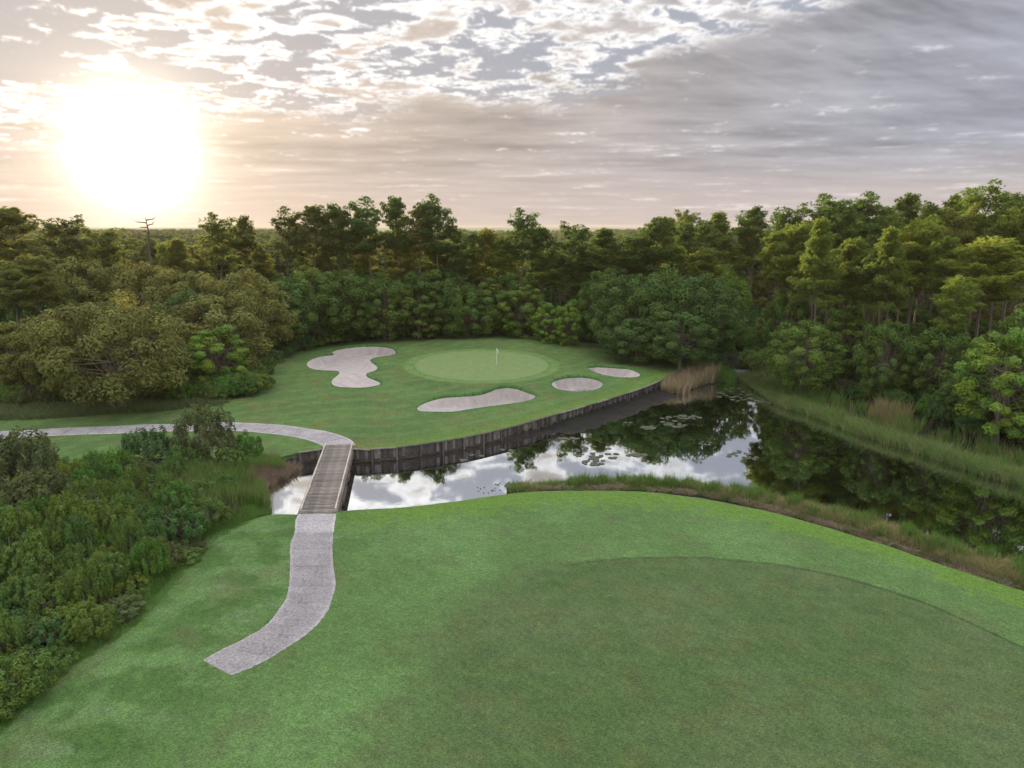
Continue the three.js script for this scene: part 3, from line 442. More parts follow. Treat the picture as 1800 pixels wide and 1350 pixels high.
// pine: straight bare trunk, upswept limbs, needle tufts gathered in puffs
function makePine(seed, o) {
  const rnd = mulberry(seed), H = 24, T = new Tris(), C = new Tris(), lean = (rnd() - 0.5) * 1.6, lean2 = (rnd() - 0.5) * 1.6, at = (t) => [lean * t * t + 0.25 * Math.sin(t * 5 + seed), H * t, lean2 * t * t + 0.25 * Math.cos(t * 4 + seed)];
  const ts = [-0.02, 0.03, 0.12, 0.25, 0.4, 0.55, 0.7, 0.82, 0.92, 0.985];
  T.tube(ts.map(at), ts.map((t) => lerp(0.27, 0.04, Math.max(t, 0) ** 0.85) * (t < 0.04 ? 1.25 : 1)), 8, BARK);
  for (let i = 0; i < 9; i++) { const t = lerp(0.25, o.start, rnd()), a = rnd() * 6.28, p = at(t), L = 0.5 + rnd() * 1.3; T.tube([p, V(p[0] + Math.cos(a) * L, p[1] + L * 0.1, p[2] + Math.sin(a) * L)], [0.04, 0.012], 4, BARK); }
  const tuft = (x, y, z, ox, oy, oz, k) => {
    const b = 0.72 + 0.5 * rnd() + 0.16 * oy, yel = rnd() * o.yellow;
    const n = o.blades ?? 13;
    for (let i = 0; i < n; i++) {
      let dx = ox * 0.9 + (rnd() - 0.5) * 2.1, dy = oy * 0.7 + 0.35 + (rnd() - 0.5) * 1.8, dz = oz * 0.9 + (rnd() - 0.5) * 2.1; const l = Math.hypot(dx, dy, dz) || 1, L = (0.30 + 0.14 * rnd()) * k; dx *= L / l; dy *= L / l; dz *= L / l;
      let sx = dy * 0.3 + rnd() - 0.5, sy = rnd() - 0.5, sz = rnd() - 0.5; const m = Math.hypot(sx, sy, sz) || 1, w = 0.048 * k; sx *= w / m; sy *= w / m; sz *= w / m;
      const v = b * (0.85 + 0.3 * rnd()), c = [v * (0.85 + 0.45 * yel), v, v * (0.9 - 0.3 * yel)];
      C.tri([x - sx, y - sy, z - sz], [x + sx, y + sy, z + sz], [x + dx, y + dy, z + dz], c);
    }
  };
  const nl = o.limbs;
  for (let i = 0; i < nl; i++) {
    const f = (i + rnd() * 0.8) / nl, t = lerp(o.start, 0.985, f ** 0.85), prof = o.profile(f), L = o.spread * prof * (0.62 + 0.5 * rnd()), a = i * 2.4 + rnd() * 0.9, e = lerp(0.10, 1.0, f ** 1.5) + (rnd() - 0.5) * 0.7, p = at(t);
    const pts = [0, 0.35, 0.7, 1].map((s) => { const q = L * s, up = Math.sin(e) * q + 0.10 * L * s * s - (1 - f) * 0.06 * q; return V(p[0] + Math.cos(a + 0.25 * s) * Math.cos(e) * q, p[1] + up, p[2] + Math.sin(a + 0.25 * s) * Math.cos(e) * q); });
    T.tube(pts, [0.085 - 0.045 * f, 0.06 - 0.03 * f, 0.035, 0.015], 5, BARK);
    const puffs = 3 + Math.round(L * 1.7);
    for (let k = 0; k < puffs; k++) {
      const s = 0.32 + 0.68 * ((k + 0.5 + 0.6 * (rnd() - 0.5)) / puffs), q = Math.min(2, Math.floor(s * 3)), g = s * 3 - q, base = pts[q].map((z, m) => lerp(z, pts[Math.min(3, q + 1)][m], g)), side = (rnd() - 0.5) * L * 0.62 * (1.1 - 0.4 * s), ca = Math.cos(a + Math.PI / 2), sa = Math.sin(a + Math.PI / 2);
      const c = V(base[0] + ca * side, base[1] - 0.1 + 0.75 * rnd(), base[2] + sa * side), pr = (0.28 + 0.48 * rnd() ** 1.4) * o.puff;
      T.tube([base, c], [0.025, 0.01], 3, BARK);
      const nt = Math.round(o.tufts * 0.98 * (0.6 + 0.8 * rnd()));
      for (let m = 0; m < nt; m++) {
        const th = rnd() * 6.28, cz = lerp(-0.45, 1, rnd()), r = Math.sqrt(Math.max(0, 1 - cz * cz)), rr = pr * (0.55 + 0.5 * rnd());
        tuft(c[0] + rr * r * Math.cos(th), c[1] + rr * 0.85 * cz, c[2] + rr * r * Math.sin(th), r * Math.cos(th), cz, r * Math.sin(th), 1);
      }
    }
  }
  return { H: tall(C), R: reach(C), trunk: T.build(), crown: C.build() };
}
// broadleaf: trunk, limbs, crown of leaf clumps of many sizes
function makeBroad(seed, o) {
  const rnd = mulberry(seed), T = new Tris(), C = new Tris(), { H, R: RR } = o, y0 = o.low * H, cy = (H + y0) / 2, ry = (H - y0) / 2;
  const at = (t) => [0.5 * Math.sin(seed + t * 2) * t * RR * 0.12, H * 0.72 * t, 0.5 * Math.cos(seed + t * 2) * t * RR * 0.12];
  const tr = o.trunk ?? H * 0.024;
  const ts = [-0.03, 0.05, 0.25, 0.5, 0.75, 1]; T.tube(ts.map(at), ts.map((t) => lerp(tr, tr * 0.25, Math.max(t, 0)) * (t < 0.06 ? 1.3 : 1)), 7, BARK);
  for (let i = 0; i < o.lobes; i++) {
    const f = (i + 0.5) / o.lobes, cz = lerp(1, o.cut ?? -0.75, f), a = i * 2.39996 + (rnd() - 0.5) * 0.8, r = Math.sqrt(Math.max(0, 1 - cz * cz)), k = (o.inset ?? 0.74) * (0.82 + 0.36 * rnd());
    const lx = RR * k * r * Math.cos(a), ly = cy + ry * k * (cz + 0.15 * (rnd() - 0.5)), lz = RR * k * r * Math.sin(a), lr = o.lobe * RR * (0.6 + 0.75 * rnd());
    if (rnd() < 0.7) { const b = at(clamp(0.25 + 0.6 * rnd(), 0, 1)); T.tube([b, V(lerp(b[0], lx, 0.5), lerp(b[1], ly, 0.45) , lerp(b[2], lz, 0.5)), V(lx, ly, lz)], [tr * 0.3, tr * 0.18, tr * 0.06], 4, BARK); }
    const tone = 0.74 + 0.5 * rnd(), yel = rnd() * (o.yellow ?? 0.4), n = Math.round(o.leaves / o.lobes * (0.6 + 0.8 * rnd()));
    for (let m = 0; m < n; m++) {
      let dx, dy, dz, dd; do { dx = rnd() * 2 - 1; dy = rnd() * 2 - 1; dz = rnd() * 2 - 1; dd = dx * dx + dy * dy + dz * dz; } while (dd > 1 || dd < 0.05);
      dd = Math.sqrt(dd); dx /= dd; dy /= dd; dz /= dd;
      dx += 0.35 * r * Math.cos(a); dy += 0.3; dz += 0.35 * r * Math.sin(a); dd = Math.hypot(dx, dy, dz) || 1; dx /= dd; dy /= dd; dz /= dd;
      const bump = 0.78 + 0.22 * n3(dx * 2.6 + i, dy * 2.6, dz * 2.6 + seed), rr = lr * bump * (0.72 + 0.34 * Math.sqrt(rnd()));
      const x = lx + dx * rr, y = ly + dy * rr * (o.tall ?? 0.86), z = lz + dz * rr; if (y < 0.05) continue;
      const v = tone * (0.75 + 0.5 * rnd()), c = [v * (0.84 + 0.32 * yel), v, v * (0.95 - 0.4 * yel)], j = o.jit ?? 0.6, L = o.leaf * (0.7 + 0.6 * rnd());
      leaf(C, x, y, z, dx + (rnd() - 0.5) * j, dy * 0.8 + 0.3 + (rnd() - 0.5) * j, dz + (rnd() - 0.5) * j, L, L * (o.slim ?? 0.6), c, rnd);
    }
  }
  if (o.twigs) for (let i = 0; i < o.twigs; i++) { const a = rnd() * 6.28, r = RR * (0.5 + 0.5 * rnd()), y = H * (0.35 + 0.65 * rnd()), p = V(Math.cos(a) * r * 0.4, y * 0.5, Math.sin(a) * r * 0.4), q = V(Math.cos(a + 0.3) * r, y, Math.sin(a + 0.3) * r); T.tube([p, V((p[0] + q[0]) / 2 + 0.1, (p[1] + q[1]) / 2 + 0.15, (p[2] + q[2]) / 2), q], [0.03, 0.02, 0.006], 3, [[0.24, 0.21, 0.19], [0.3, 0.27, 0.25]]); }
  return { H: tall(C), R: reach(C), trunk: T.build(), crown: C.build() };
}
const round = (f) => Math.sin(Math.PI * (0.22 + 0.70 * f)) ** 0.8, flat = (f) => 0.45 + 0.6 * f ** 0.7 - 0.25 * f ** 5, cone = (f) => 1.05 - 0.75 * f;
const pines = [
  makePine(101, { start: 0.64, spread: 4.2, limbs: 40, puff: 1.15, tufts: 13, yellow: 0.5, profile: round }),
  makePine(102, { start: 0.66, spread: 4.6, limbs: 33, puff: 1.2, tufts: 13, yellow: 0.3, profile: flat }),
  makePine(103, { start: 0.54, spread: 4.0, limbs: 50, puff: 1.15, tufts: 13, yellow: 0.6, profile: cone }),
  makePine(104, { start: 0.70, spread: 4.8, limbs: 28, puff: 1.25, tufts: 15, yellow: 0.2, profile: flat }),
  makePine(105, { start: 0.62, spread: 4.4, limbs: 43, puff: 1.2, tufts: 15, yellow: 0.8, profile: round }),
  makePine(106, { start: 0.66, spread: 3.6, limbs: 36, puff: 1.0, tufts: 13, yellow: 0.4, profile: round }),
];
const broads = [
  makeBroad(201, { H: 12, R: 6.5, low: 0, lobes: 73, lobe: 0.200, leaves: 18750, leaf: 0.31, cut: -0.9, jit: 0.75, yellow: 0.3 }),
  makeBroad(202, { H: 12, R: 6.0, low: 0, lobes: 96, lobe: 0.168, leaves: 20000, leaf: 0.29, cut: -0.9, jit: 0.75, yellow: 0.6 }),
  makeBroad(203, { H: 12, R: 5.2, low: 0, lobes: 57, lobe: 0.224, leaves: 16250, leaf: 0.31, cut: -0.9, jit: 0.75, yellow: 0.2 }),
  makeBroad(204, { H: 12, R: 4.0, low: 0, lobes: 70, lobe: 0.216, leaves: 16250, leaf: 0.27, cut: -0.9, jit: 0.75, yellow: 0.8 }),
  makeBroad(205, { H: 12, R: 7.0, low: 0, lobes: 60, lobe: 0.232, leaves: 23750, leaf: 0.29, cut: -0.9, jit: 0.75, yellow: 0.15 }),
];
const bushes = [
  makeBroad(301, { H: 3, R: 2.1, low: 0, lobes: 64, lobe: 0.17, leaves: 6270, leaf: 0.181, yellow: 0.7, cut: -0.5, trunk: 0.06, twigs: 8, slim: 0.45, tall: 1.5, jit: 1.1 }),
  makeBroad(302, { H: 3, R: 1.9, low: 0, lobes: 80, lobe: 0.15, leaves: 6270, leaf: 0.160, yellow: 0.5, cut: -0.5, trunk: 0.05, twigs: 8, slim: 0.4, tall: 1.8, jit: 1.2 }),
  makeBroad(303, { H: 3, R: 2.4, low: 0, lobes: 52, lobe: 0.19, leaves: 6270, leaf: 0.203, yellow: 0.9, cut: -0.4, trunk: 0.05, twigs: 16, slim: 0.45, tall: 1.2, jit: 1.0 }),
  makeBroad(304, { H: 3, R: 1.6, low: 0, lobes: 56, lobe: 0.18, leaves: 5280, leaf: 0.174, yellow: 0.3, cut: -0.7, trunk: 0.05, twigs: 10, slim: 0.5, tall: 1.6, jit: 1.1 }),
];
const PT = [[0.066, 0.096, 0.029], [0.094, 0.126, 0.029], [0.132, 0.162, 0.032], [0.080, 0.088, 0.034], [0.112, 0.120, 0.036]].map((c) => foliage(...c.map((q) => q * 2.1), 'pine needles', 0.42));  // sunlight and golden haze are painted into the lighter needle tints
const BT = [[0.062, 0.092, 0.024], [0.080, 0.115, 0.027], [0.105, 0.160, 0.032], [0.056, 0.085, 0.025], [0.122, 0.112, 0.034]].map((c) => foliage(...c.map((q) => q * 1.8), 'broad leaves', 0.25));  // last tint has the amber sun glow put into its leaf colour
const ST = [[0.090, 0.140, 0.035], [0.062, 0.115, 0.036], [0.115, 0.155, 0.032], [0.085, 0.098, 0.042], [0.052, 0.100, 0.038], [0.078, 0.155, 0.032]].map((c) => foliage(...c.map((q) => q * 1.45), 'shrub leaves', 0.25));
let nTree = 0;
function plant(name, proto, mat, x, y, z, sy, sx, label, category, group, turn) {
  const g = thing(name, label, category, group); g.position.set(x, y, z); g.scale.set(sx, sy, sx); g.rotation.y = turn ?? (nTree++ * 2.399) % 6.283;
  mesh(name.includes('bush') || name.includes('shrub') ? 'stem' : 'trunk', proto.trunk, bark, g); mesh(name.includes('bush') || name.includes('shrub') ? 'foliage' : 'crown', proto.crown, mat, g);
  return g;
}
// a tree whose top is seen at (px, py) when it stands dz ahead, wpx wide
function treeAt(name, protos, mats, [px, py, dz, wpx, k, m, label, group], category) {
  const top = atDepth(px, py, dz), P = protos[k], dist = Math.hypot(dz, top.y - EYE), r = (wpx / 2) * (name === 'pine_tree' ? 1.08 : 1) * (dz / 0.977) / FOCAL, y = -0.1;
  return plant(name, P, mats[m], top.x, y, top.z, (top.y - y) / P.H, r / P.R, label, category, group);
}
const pineTree = (a) => { if (a[0] < 1270 && a[0] > 455) a[2] = Math.max(a[2], 117); return pineTree2(a); };
const pineTree2 = (a) => treeAt('pine_tree', pines, PT, a, 'pine');
const broadTree = (a) => treeAt('leafy_tree', broads, BT, a, 'tree');
const PTONE = ['dark green', 'sunlit green', 'bright yellow green', 'brownish green', 'olive'], BTONE = ['dark green', 'mid green', 'bright green', 'deep green', 'glow tinted olive brown'];
// ---------------------------------------------------------------- the pines whose crowns stand against the sky, left to right
for (const a of [
  [28, 360, 112, 100, 0, 4, 'broad dark pine at the left edge of the woods, highest crown there'],
  [-40, 385, 116, 70, 5, 4, 'dark pine half cut off by the left edge of the photo'],
  [112, 374, 104, 66, 1, 3, 'flat topped pine with bare trunk, second from the left against the glow'],
  [172, 392, 116, 70, 1, 4, 'round topped hazy pine just left of the sun glow'],
  [224, 416, 150, 44, 5, 4, 'small distant pine top left of the dead snag'],
  [262, 414, 152, 40, 5, 4, 'small distant pine top just right of the dead snag'],
  [300, 417, 118, 60, 2, 4, 'hazy pine between the dead snag and the umbrella shaped pine'],
  [338, 430, 138, 50, 0, 4, 'low hazy pine under the left side of the umbrella shaped pine'],
  [375, 371, 112, 72, 3, 4, 'umbrella shaped pine standing clear right of the sun glow'],
  [424, 375, 116, 38, 5, 3, 'slim pine close beside the umbrella shaped pine'],
  [460, 425, 128, 50, 2, 4, 'low pine in the gap right of the umbrella shaped pine'],
  [492, 360, 110, 58, 3, 3, 'leftmost tall pine of the row behind the hourglass bunker'],
  [543, 357, 113, 62, 0, 3, 'full round pine, second in the tall row behind the hourglass bunker'],
  [590, 354, 118, 46, 5, 0, 'narrow pine in the tall row left of the reddish one'],
  [610, 360, 112, 46, 1, 3, 'reddish brown tinged pine in the tall row'],
  [652, 342, 110, 68, 3, 0, 'tall pine with clear trunk at the middle of the tall row'],
  [698, 342, 114, 46, 0, 0, 'dark tall pine right of the middle of the tall row'],
  [735, 352, 117, 46, 5, 3, 'lighter pine set back in the tall row'],
  [768, 338, 110, 62, 3, 0, 'tallest pine at the right end of the tall row'],
  [810, 394, 116, 54, 1, 0, 'lower spreading pine falling away right of the tall row'],
  [852, 398, 118, 46, 4, 4, 'olive pine halfway between the tall row and the dark round one'],
  [914, 363, 113, 60, 3, 0, 'dark round crowned pine rising alone behind the flag'],
  [884, 412, 108, 46, 4, 1, 'sunlit olive pine under the dark round crowned one'],
  [955, 396, 116, 50, 0, 0, 'green pine between the two dark crowns behind the flag'],
  [1008, 386, 112, 54, 1, 0, 'dark ragged pine right of the flag'],
  [1068, 398, 112, 78, 2, 0, 'wide cone shaped pine behind the big round oak, on its left'],
  [1110, 430, 120, 50, 4, 1, 'yellowish pine low behind the big round oak'],
  [1152, 378, 118, 60, 0, 0, 'pine with domed crown above the left of the big round oak'],
  [1128, 402, 113, 60, 1, 0, 'flat dark pine above the left of the big round oak'],
  [1210, 388, 122, 48, 0, 0, 'pale distant pine above the middle of the big round oak'],
  [1238, 384, 124, 46, 5, 0, 'thin distant pine above the right of the big round oak'],
  [1272, 369, 138, 60, 2, 1, 'broad sunlit pine above the right shoulder of the big round oak'],
  [1328, 359, 140, 48, 5, 0, 'slender dark topped pine just right of the big round oak'],
  [1392, 353, 102, 60, 1, 0, 'pine with leaning pale trunk right of the culvert'],
  [1447, 338, 100, 80, 3, 0, 'wide dark umbrella crowned pine right of the culvert'],
  [1500, 350, 104, 64, 1, 0, 'dark pine between the two widest crowns on the right'],
  [1545, 333, 102, 84, 3, 0, 'broad wind swept pine crown, middle of the right hand woods'],
  [1600, 336, 112, 54, 0, 0, 'dark distant pine behind the right hand woods'],
  [1652, 342, 106, 60, 1, 0, 'green pine left of the tallest one on the right'],
  [1692, 336, 104, 60, 4, 1, 'yellow green pine touching the tallest one on the right'],
  [1742, 314, 96, 84, 1, 1, 'tallest pine on the right with an open branching top'],
  [1795, 338, 104, 60, 0, 0, 'dark pine top at the right edge of the photo'],
  [1850, 330, 96, 80, 4, 1, 'pine beyond the right edge of the photo'],
]) pineTree(a);
// second rank on the right: lower crowns catching the first sun, bare trunks below
for (const a of [
  [1405, 388, 94, 74, 4, 1, 'bright yellow green pine in front of the wide umbrella crown'],
  [1440, 402, 92, 56, 0, 1, 'sunlit pine with two slim trunks above the right hand scrub'],
  [1508, 414, 84, 62, 4, 1, 'sunlit round pine with twin pale trunks on the right bank'],
  [1540, 438, 80, 56, 5, 0, 'slim pine with a crooked trunk on the right bank'],
  [1470, 470, 88, 50, 0, 0, 'small green pine left of the twin pale trunks'],
  [1565, 372, 98, 54, 4, 1, 'tawny sunlit pine under the wind swept crown'],
  [1622, 380, 84, 84, 4, 2, 'large bright yellow pine in the middle of the right bank'],
  [1672, 412, 80, 56, 0, 1, 'sunlit pine between the two brightest crowns'],
  [1742, 412, 74, 118, 4, 2, 'brightest broad pine on the right with a leaning grey trunk'],
  [1795, 360, 88, 70, 4, 1, 'sunlit pine at the right edge below the dark top'],
  [1688, 480, 70, 54, 1, 2, 'low bright pine branch crown left of the leaning grey trunk'],
  [1590, 452, 92, 50, 0, 0, 'green pine behind the large bright yellow one'],
  [1372, 404, 100, 54, 4, 1, 'olive sunlit pine beside the slender dark topped one'],
  [1300, 415, 142, 46, 0, 1, 'golden pine low over the right shoulder of the big oak'],
  [1240, 432, 112, 50, 4, 1, 'golden pine peeping over the middle of the big oak'],
  [1192, 430, 116, 44, 0, 1, 'olive pine peeping over the left of the big oak'],
  [955, 440, 104, 54, 4, 1, 'olive young pine among vines right of the dark round one'],
  [1035, 440, 106, 54, 2, 0, 'green pine directly behind the bright vine covered tree'],
  [985, 452, 110, 46, 5, 0, 'thin pine with pale trunk right of the flag'],
  [700, 408, 118, 50, 4, 4, 'olive pine low behind the tall row'],
  [640, 410, 124, 50, 4, 4, 'hazy olive pine between trunks of the tall row'],
  [560, 415, 124, 54, 2, 4, 'hazy pine filling below the second tall pine'],
  [770, 420, 120, 54, 4, 0, 'pine filling below the tallest of the tall row'],
  [60, 446, 88, 84, 0, 4, 'large hazy pine in front of the left edge woods'],
  [16, 462, 84, 70, 5, 4, 'low spreading pine at the left edge above the lawn'],
]) pineTree(a);
// trees of the middle storey
for (const a of [
  [190, 508, 70, 236, 4, 4, 'large round oak standing forward on the left by the lawn'],
  [100, 545, 74, 150, 2, 4, 'dark round tree left of the large forward oak'],
  [20, 560, 76, 130, 2, 4, 'dim tree at the left edge behind the lawn'],
  [372, 512, 84, 168, 2, 4, 'tall leafy tree right of the large forward oak'],
  [372, 570, 78, 110, 3, 2, 'bright green small tree in front of the leafy pair'],
  [300, 600, 78, 100, 1, 1, 'green undergrowth tree between the oak and the bright small tree'],
  [425, 470, 96, 150, 0, 4, 'broad dark tree left of the hourglass bunker'],
  [330, 470, 98, 130, 2, 4, 'hazy dark tree behind the large forward oak'],
  [240, 455, 104, 150, 0, 4, 'hazy broad tree under the dead snag'],
  [150, 450, 100, 130, 2, 4, 'hazy tree behind the left of the large forward oak'],
  [490, 490, 104, 120, 2, 0, 'dark tree at the left back of the hourglass bunker'],
  [545, 468, 110, 130, 0, 0, 'tall dark tree straight behind the hourglass bunker'],
  [610, 476, 112, 120, 2, 0, 'dense dark tree behind the right of the hourglass bunker'],
  [672, 486, 112, 110, 1, 0, 'dense green tree between the hourglass bunker and the green'],
  [735, 492, 113, 100, 3, 0, 'viny tree at the left back of the far green'],
  [775, 470, 117, 110, 2, 0, 'dark tree set back behind the left of the far green'],
  [822, 500, 112, 100, 0, 0, 'round dark tree behind the middle of the far green'],
  [872, 478, 114, 100, 3, 0, 'vine draped dark tree behind the flag'],
  [915, 492, 112, 84, 3, 1, 'vine draped tree right behind the flag'],
  [965, 530, 108, 56, 3, 2, 'bright vine covered small tree right of the flag, left one'],
  [1000, 526, 106, 52, 3, 2, 'bright vine covered small tree right of the flag, right one'],
  [1062, 470, 108, 90, 1, 0, 'leafy tree left of the big round oak'],
  [1098, 482, 100, 130, 0, 3, 'left shoulder of the oak group, darker round crown'],
  [1172, 463, 98, 170, 4, 0, 'big round oak by the head of the pond, highest crown of its group'],
  [1236, 478, 96, 140, 0, 3, 'right hand crown of the oak group by the culvert'],
  [1200, 545, 90, 120, 2, 3, 'low front crown of the oak group over the pond head'],
  [1120, 555, 94, 120, 2, 3, 'low dark crown at the front left of the oak group'],
  [1388, 500, 94, 80, 1, 0, 'loose green tree right of the culvert'],
  [1420, 560, 78, 130, 1, 1, 'leafy scrub tree above the right bank grass'],
  [1490, 540, 82, 110, 3, 1, 'green tree behind the twin pale trunks'],
  [1570, 560, 72, 100, 1, 0, 'dark scrub tree right of the crooked trunk'],
  [1660, 570, 70, 130, 1, 0, 'dusky green tree left of the leaning grey trunk'],
  [1780, 570, 58, 140, 3, 2, 'bright leafy tree at the right edge over the bank'],
  [1850, 520, 62, 160, 1, 1, 'leafy tree just past the right edge'],
]) broadTree(a);
// the rest of the woods behind: seen only through gaps
{
  const rnd = mulberry(41), taken = [];
  const zone = (x) => (x < -25 ? 'deep in the hazy woods on the left' : x < 22 ? 'deep in the woods behind the far green' : 'deep in the woods on the right');
  const fill = (n, x0, x1, z0, z1, gap, f) => { let m = 0; for (let i = 0; i < n * 20 && m < n; i++) { const x = lerp(x0, x1, rnd()), z = lerp(z0, z1, rnd()), seen = 900 + (FOCAL * x) / (-z * 0.977 + 3.8); if (seen > 1270 && seen < 1358 && z > -137) continue; if (taken.some((p) => (p[0] - x) ** 2 + (p[1] - z) ** 2 < gap * gap)) continue; taken.push([x, z]); m++; f(x, z, rnd); } };
  fill(74, -105, 105, -121, -165, 5, (x, z, r) => { const tc = (x < 28 ? [4, 1, 4, 1, 0] : [0, 3, 4, 1, 0])[Math.floor(r() * 5)], k = Math.floor(r() * 6), h = (x > 28 ? 17 : x > -30 ? 11.5 : 12) + 3.5 * r(), q = h / 25.5; plant('pine_tree', pines[k], PT[tc], x, -0.1, z, q, q * 1.15, PTONE[tc] + ' pine ' + zone(x) + ', mostly hidden by others', 'pine', PTONE[tc] + ' pines ' + zone(x)); });  // paler tints paint distance haze into the needles, left and centre
  fill(34, 34, 95, -78, -116, 5, (x, z, r) => { const tc = [0, 1, 0, 1, 4][Math.floor(r() * 5)], k = Math.floor(r() * 6), h = 17 + 4 * r(), q = h / 25.5, where = x < 50 ? 'toward the culvert' : x < 68 ? 'in the middle' : 'toward the right edge'; plant('pine_tree', pines[k], PT[tc], x, -0.1, z, q, q * 1.0, PTONE[tc] + ' pine behind the sunlit pines of the right bank, ' + where, 'pine', PTONE[tc] + ' pines behind the right bank ' + where); });
  fill(70, -110, 110, -116, -160, 6, (x, z, r) => { const tc = Math.floor(r() * 5), k = Math.floor(r() * 5), h = 8 + 4 * r(); plant('leafy_tree', broads[k], BT[tc], x, -0.1, z, h / 12, (h / 12) * 1.1, BTONE[tc] + ' leafy tree ' + zone(x) + ', under the pines', 'tree', BTONE[tc] + ' leafy trees ' + zone(x)); });
  fill(26, -95, -40, -76, -116, 6, (x, z, r) => { const tc = [0, 3, 4][Math.floor(r() * 3)], k = Math.floor(r() * 4), h = 8 + 3 * r(), where = z > -92 ? 'front part' : z > -104 ? 'middle part' : 'back part'; plant('leafy_tree', broads[k], BT[tc], x, -0.1, z, h / 12, (h / 12) * 1.1, BTONE[tc] + ' leafy tree in the hazy thicket behind the left lawn, ' + where, 'tree', BTONE[tc] + ' leafy trees behind the left lawn, ' + where); });
  fill(60, 34, 90, -60, -112, 3.6, (x, z, r) => { if (x < 36 + (z + 112) * 0.1) return; const tc = [0, 1, 3, 0][Math.floor(r() * 4)], k = Math.floor(r() * 4), h = 5 + 3 * r(), where = x < 50 ? 'toward the culvert' : x < 68 ? 'in the middle' : 'toward the right edge'; plant('leafy_tree', broads[k], BT[tc], x, -0.1, z, h / 12, (h / 12) * 1.1, BTONE[tc] + ' low leafy tree under the right bank pines, ' + where, 'tree', BTONE[tc] + ' leafy trees under the right bank pines ' + where); });
}
// far wood: one mass to the horizon
{
  const rnd = mulberry(43), spots = []; for (let i = 0; i < 4400; i++) { const r = i < 2400 ? 170 + 650 * rnd() ** 1.3 : 780 + 1150 * rnd(), a = R(-58 + 116 * rnd()); spots.push([Math.sin(a) * r, -Math.cos(a) * r, (a > -0.25 && a < 0.12 ? 11.5 : 14) + 4.5 * rnd(), rnd()]); }
  for (const [part, mat] of [['crown', PT[3]], ['trunk', bark]]) {
    const m = new THREE.InstancedMesh(part === 'crown' ? broads[2].crown : pines[0].trunk, mat, spots.length), M = new THREE.Matrix4(), Q = new THREE.Quaternion();
    spots.forEach(([x, z, h, t], i) => { const s = part === 'crown' ? h / 12 : h / 26; M.compose(new THREE.Vector3(x, -0.2, z), Q.setFromAxisAngle(new THREE.Vector3(0, 1, 0), t * 6.28), new THREE.Vector3(s, s, s)); m.setMatrixAt(i, M); });
    m.name = numbered(part === 'crown' ? 'far_wood' : 'far_wood_trunks'); m.userData = { kind: 'stuff', label: part === 'crown' ? 'hazy mass of far tree tops along the horizon' : 'trunks inside the hazy far wood on the horizon', category: 'woods' }; scene.add(m);
  }
}
// dead snag
{
  const top = atDepth(257, 381, 108), T = new Tris(), B = new Tris(), H = top.y + 0.1, rnd = mulberry(17), G = [[0.10, 0.085, 0.075], [0.13, 0.11, 0.095]];
  const s = thing('dead_pine', 'bare dead tree with short crooked branches against the sun glow', 'dead tree'); s.position.set(top.x, -0.1, top.z);
  T.tube([V(0, 0, 0), V(0.1, H * 0.4, 0), V(-0.05, H * 0.75, 0.1), V(0.1, H * 0.9, 0), V(-0.15, H, 0)], [0.3, 0.25, 0.17, 0.11, 0.03], 8, G);
  const limb = (y, a, L, up) => { const p = V(0, y, 0), x = Math.cos(a), z = Math.sin(a); B.tube([p, V(x * L * 0.4, y + up * 0.25, z * L * 0.4), V(x * L * 0.75, y + up * 0.3, z * L * 0.75), V(x * L, y + up, z * L)], [0.10, 0.075, 0.05, 0.015], 5, G); B.tube([V(x * L * 0.6, y + up * 0.28, z * L * 0.6), V(x * L * 0.8 + 0.2, y + up * 0.6 + 0.3, z * L * 0.8 + 0.2)], [0.04, 0.01], 4, G); };
  for (const [y, a, L, up] of [[H - 0.5, 0.2, 1.6, 0.5], [H - 0.9, 3.0, 1.8, 0.4], [H - 1.5, 3.4, 1.5, -0.1], [H - 1.3, 0.1, 1.2, 0.7], [H - 2.9, 0.15, 3.2, 0.1], [H - 2.9, 3.2, 1.8, 0.5], [H - 3.9, 2.9, 1.3, -0.1], [H - 4.1, 0.6, 1.2, 0.5], [H - 2.2, 1.6, 1.4, 0.3], [H - 5.2, 4.0, 1.4, -0.3]]) limb(y, a, L, up);
  mesh('trunk', T.build(), bark, s); mesh('branches', B.build(), bark, s);
}
// ---------------------------------------------------------------- shrubs
const TONES = ['olive green', 'mid green', 'yellow green', 'grey brown', 'dark green', 'fresh green'];
const bush = (px, py, h, w, k, m, label, group, land = landWild) => { const p = onLand(px, py, land); return plant('bush', bushes[k], ST[m], p.x, land(p.x, p.z) - 0.1, p.z, h / 3, w / (2 * bushes[k].R), label, 'shrub', group); };
for (const a of [
  [365, 822, 5.0, 4.6, 1, 3, 'tall upright bush beside the far bend of the cart path'],
  [262, 822, 3.2, 4.0, 1, 4, 'grey green bush left of the tall upright bush by the path'],
  [330, 838, 2.6, 3.4, 0, 1, 'low bush at the foot of the tall upright bush'],
  [432, 812, 2.5, 2.6, 3, 5, 'fresh green bush right of the tall upright bush'],
  [405, 838, 2.3, 2.6, 3, 0, 'small bush between the tall bush and the brown reeds'],
  [40, 885, 5.2, 5.0, 1, 3, 'tall dark bush at the left edge below the path'],
  [-30, 890, 5.4, 5.0, 3, 3, 'dark bush cut off by the left edge below the path'],
  [75, 915, 3.4, 4.2, 2, 3, 'brownish bush in front of the tall dark one at the left edge'],
]) bush(...a);
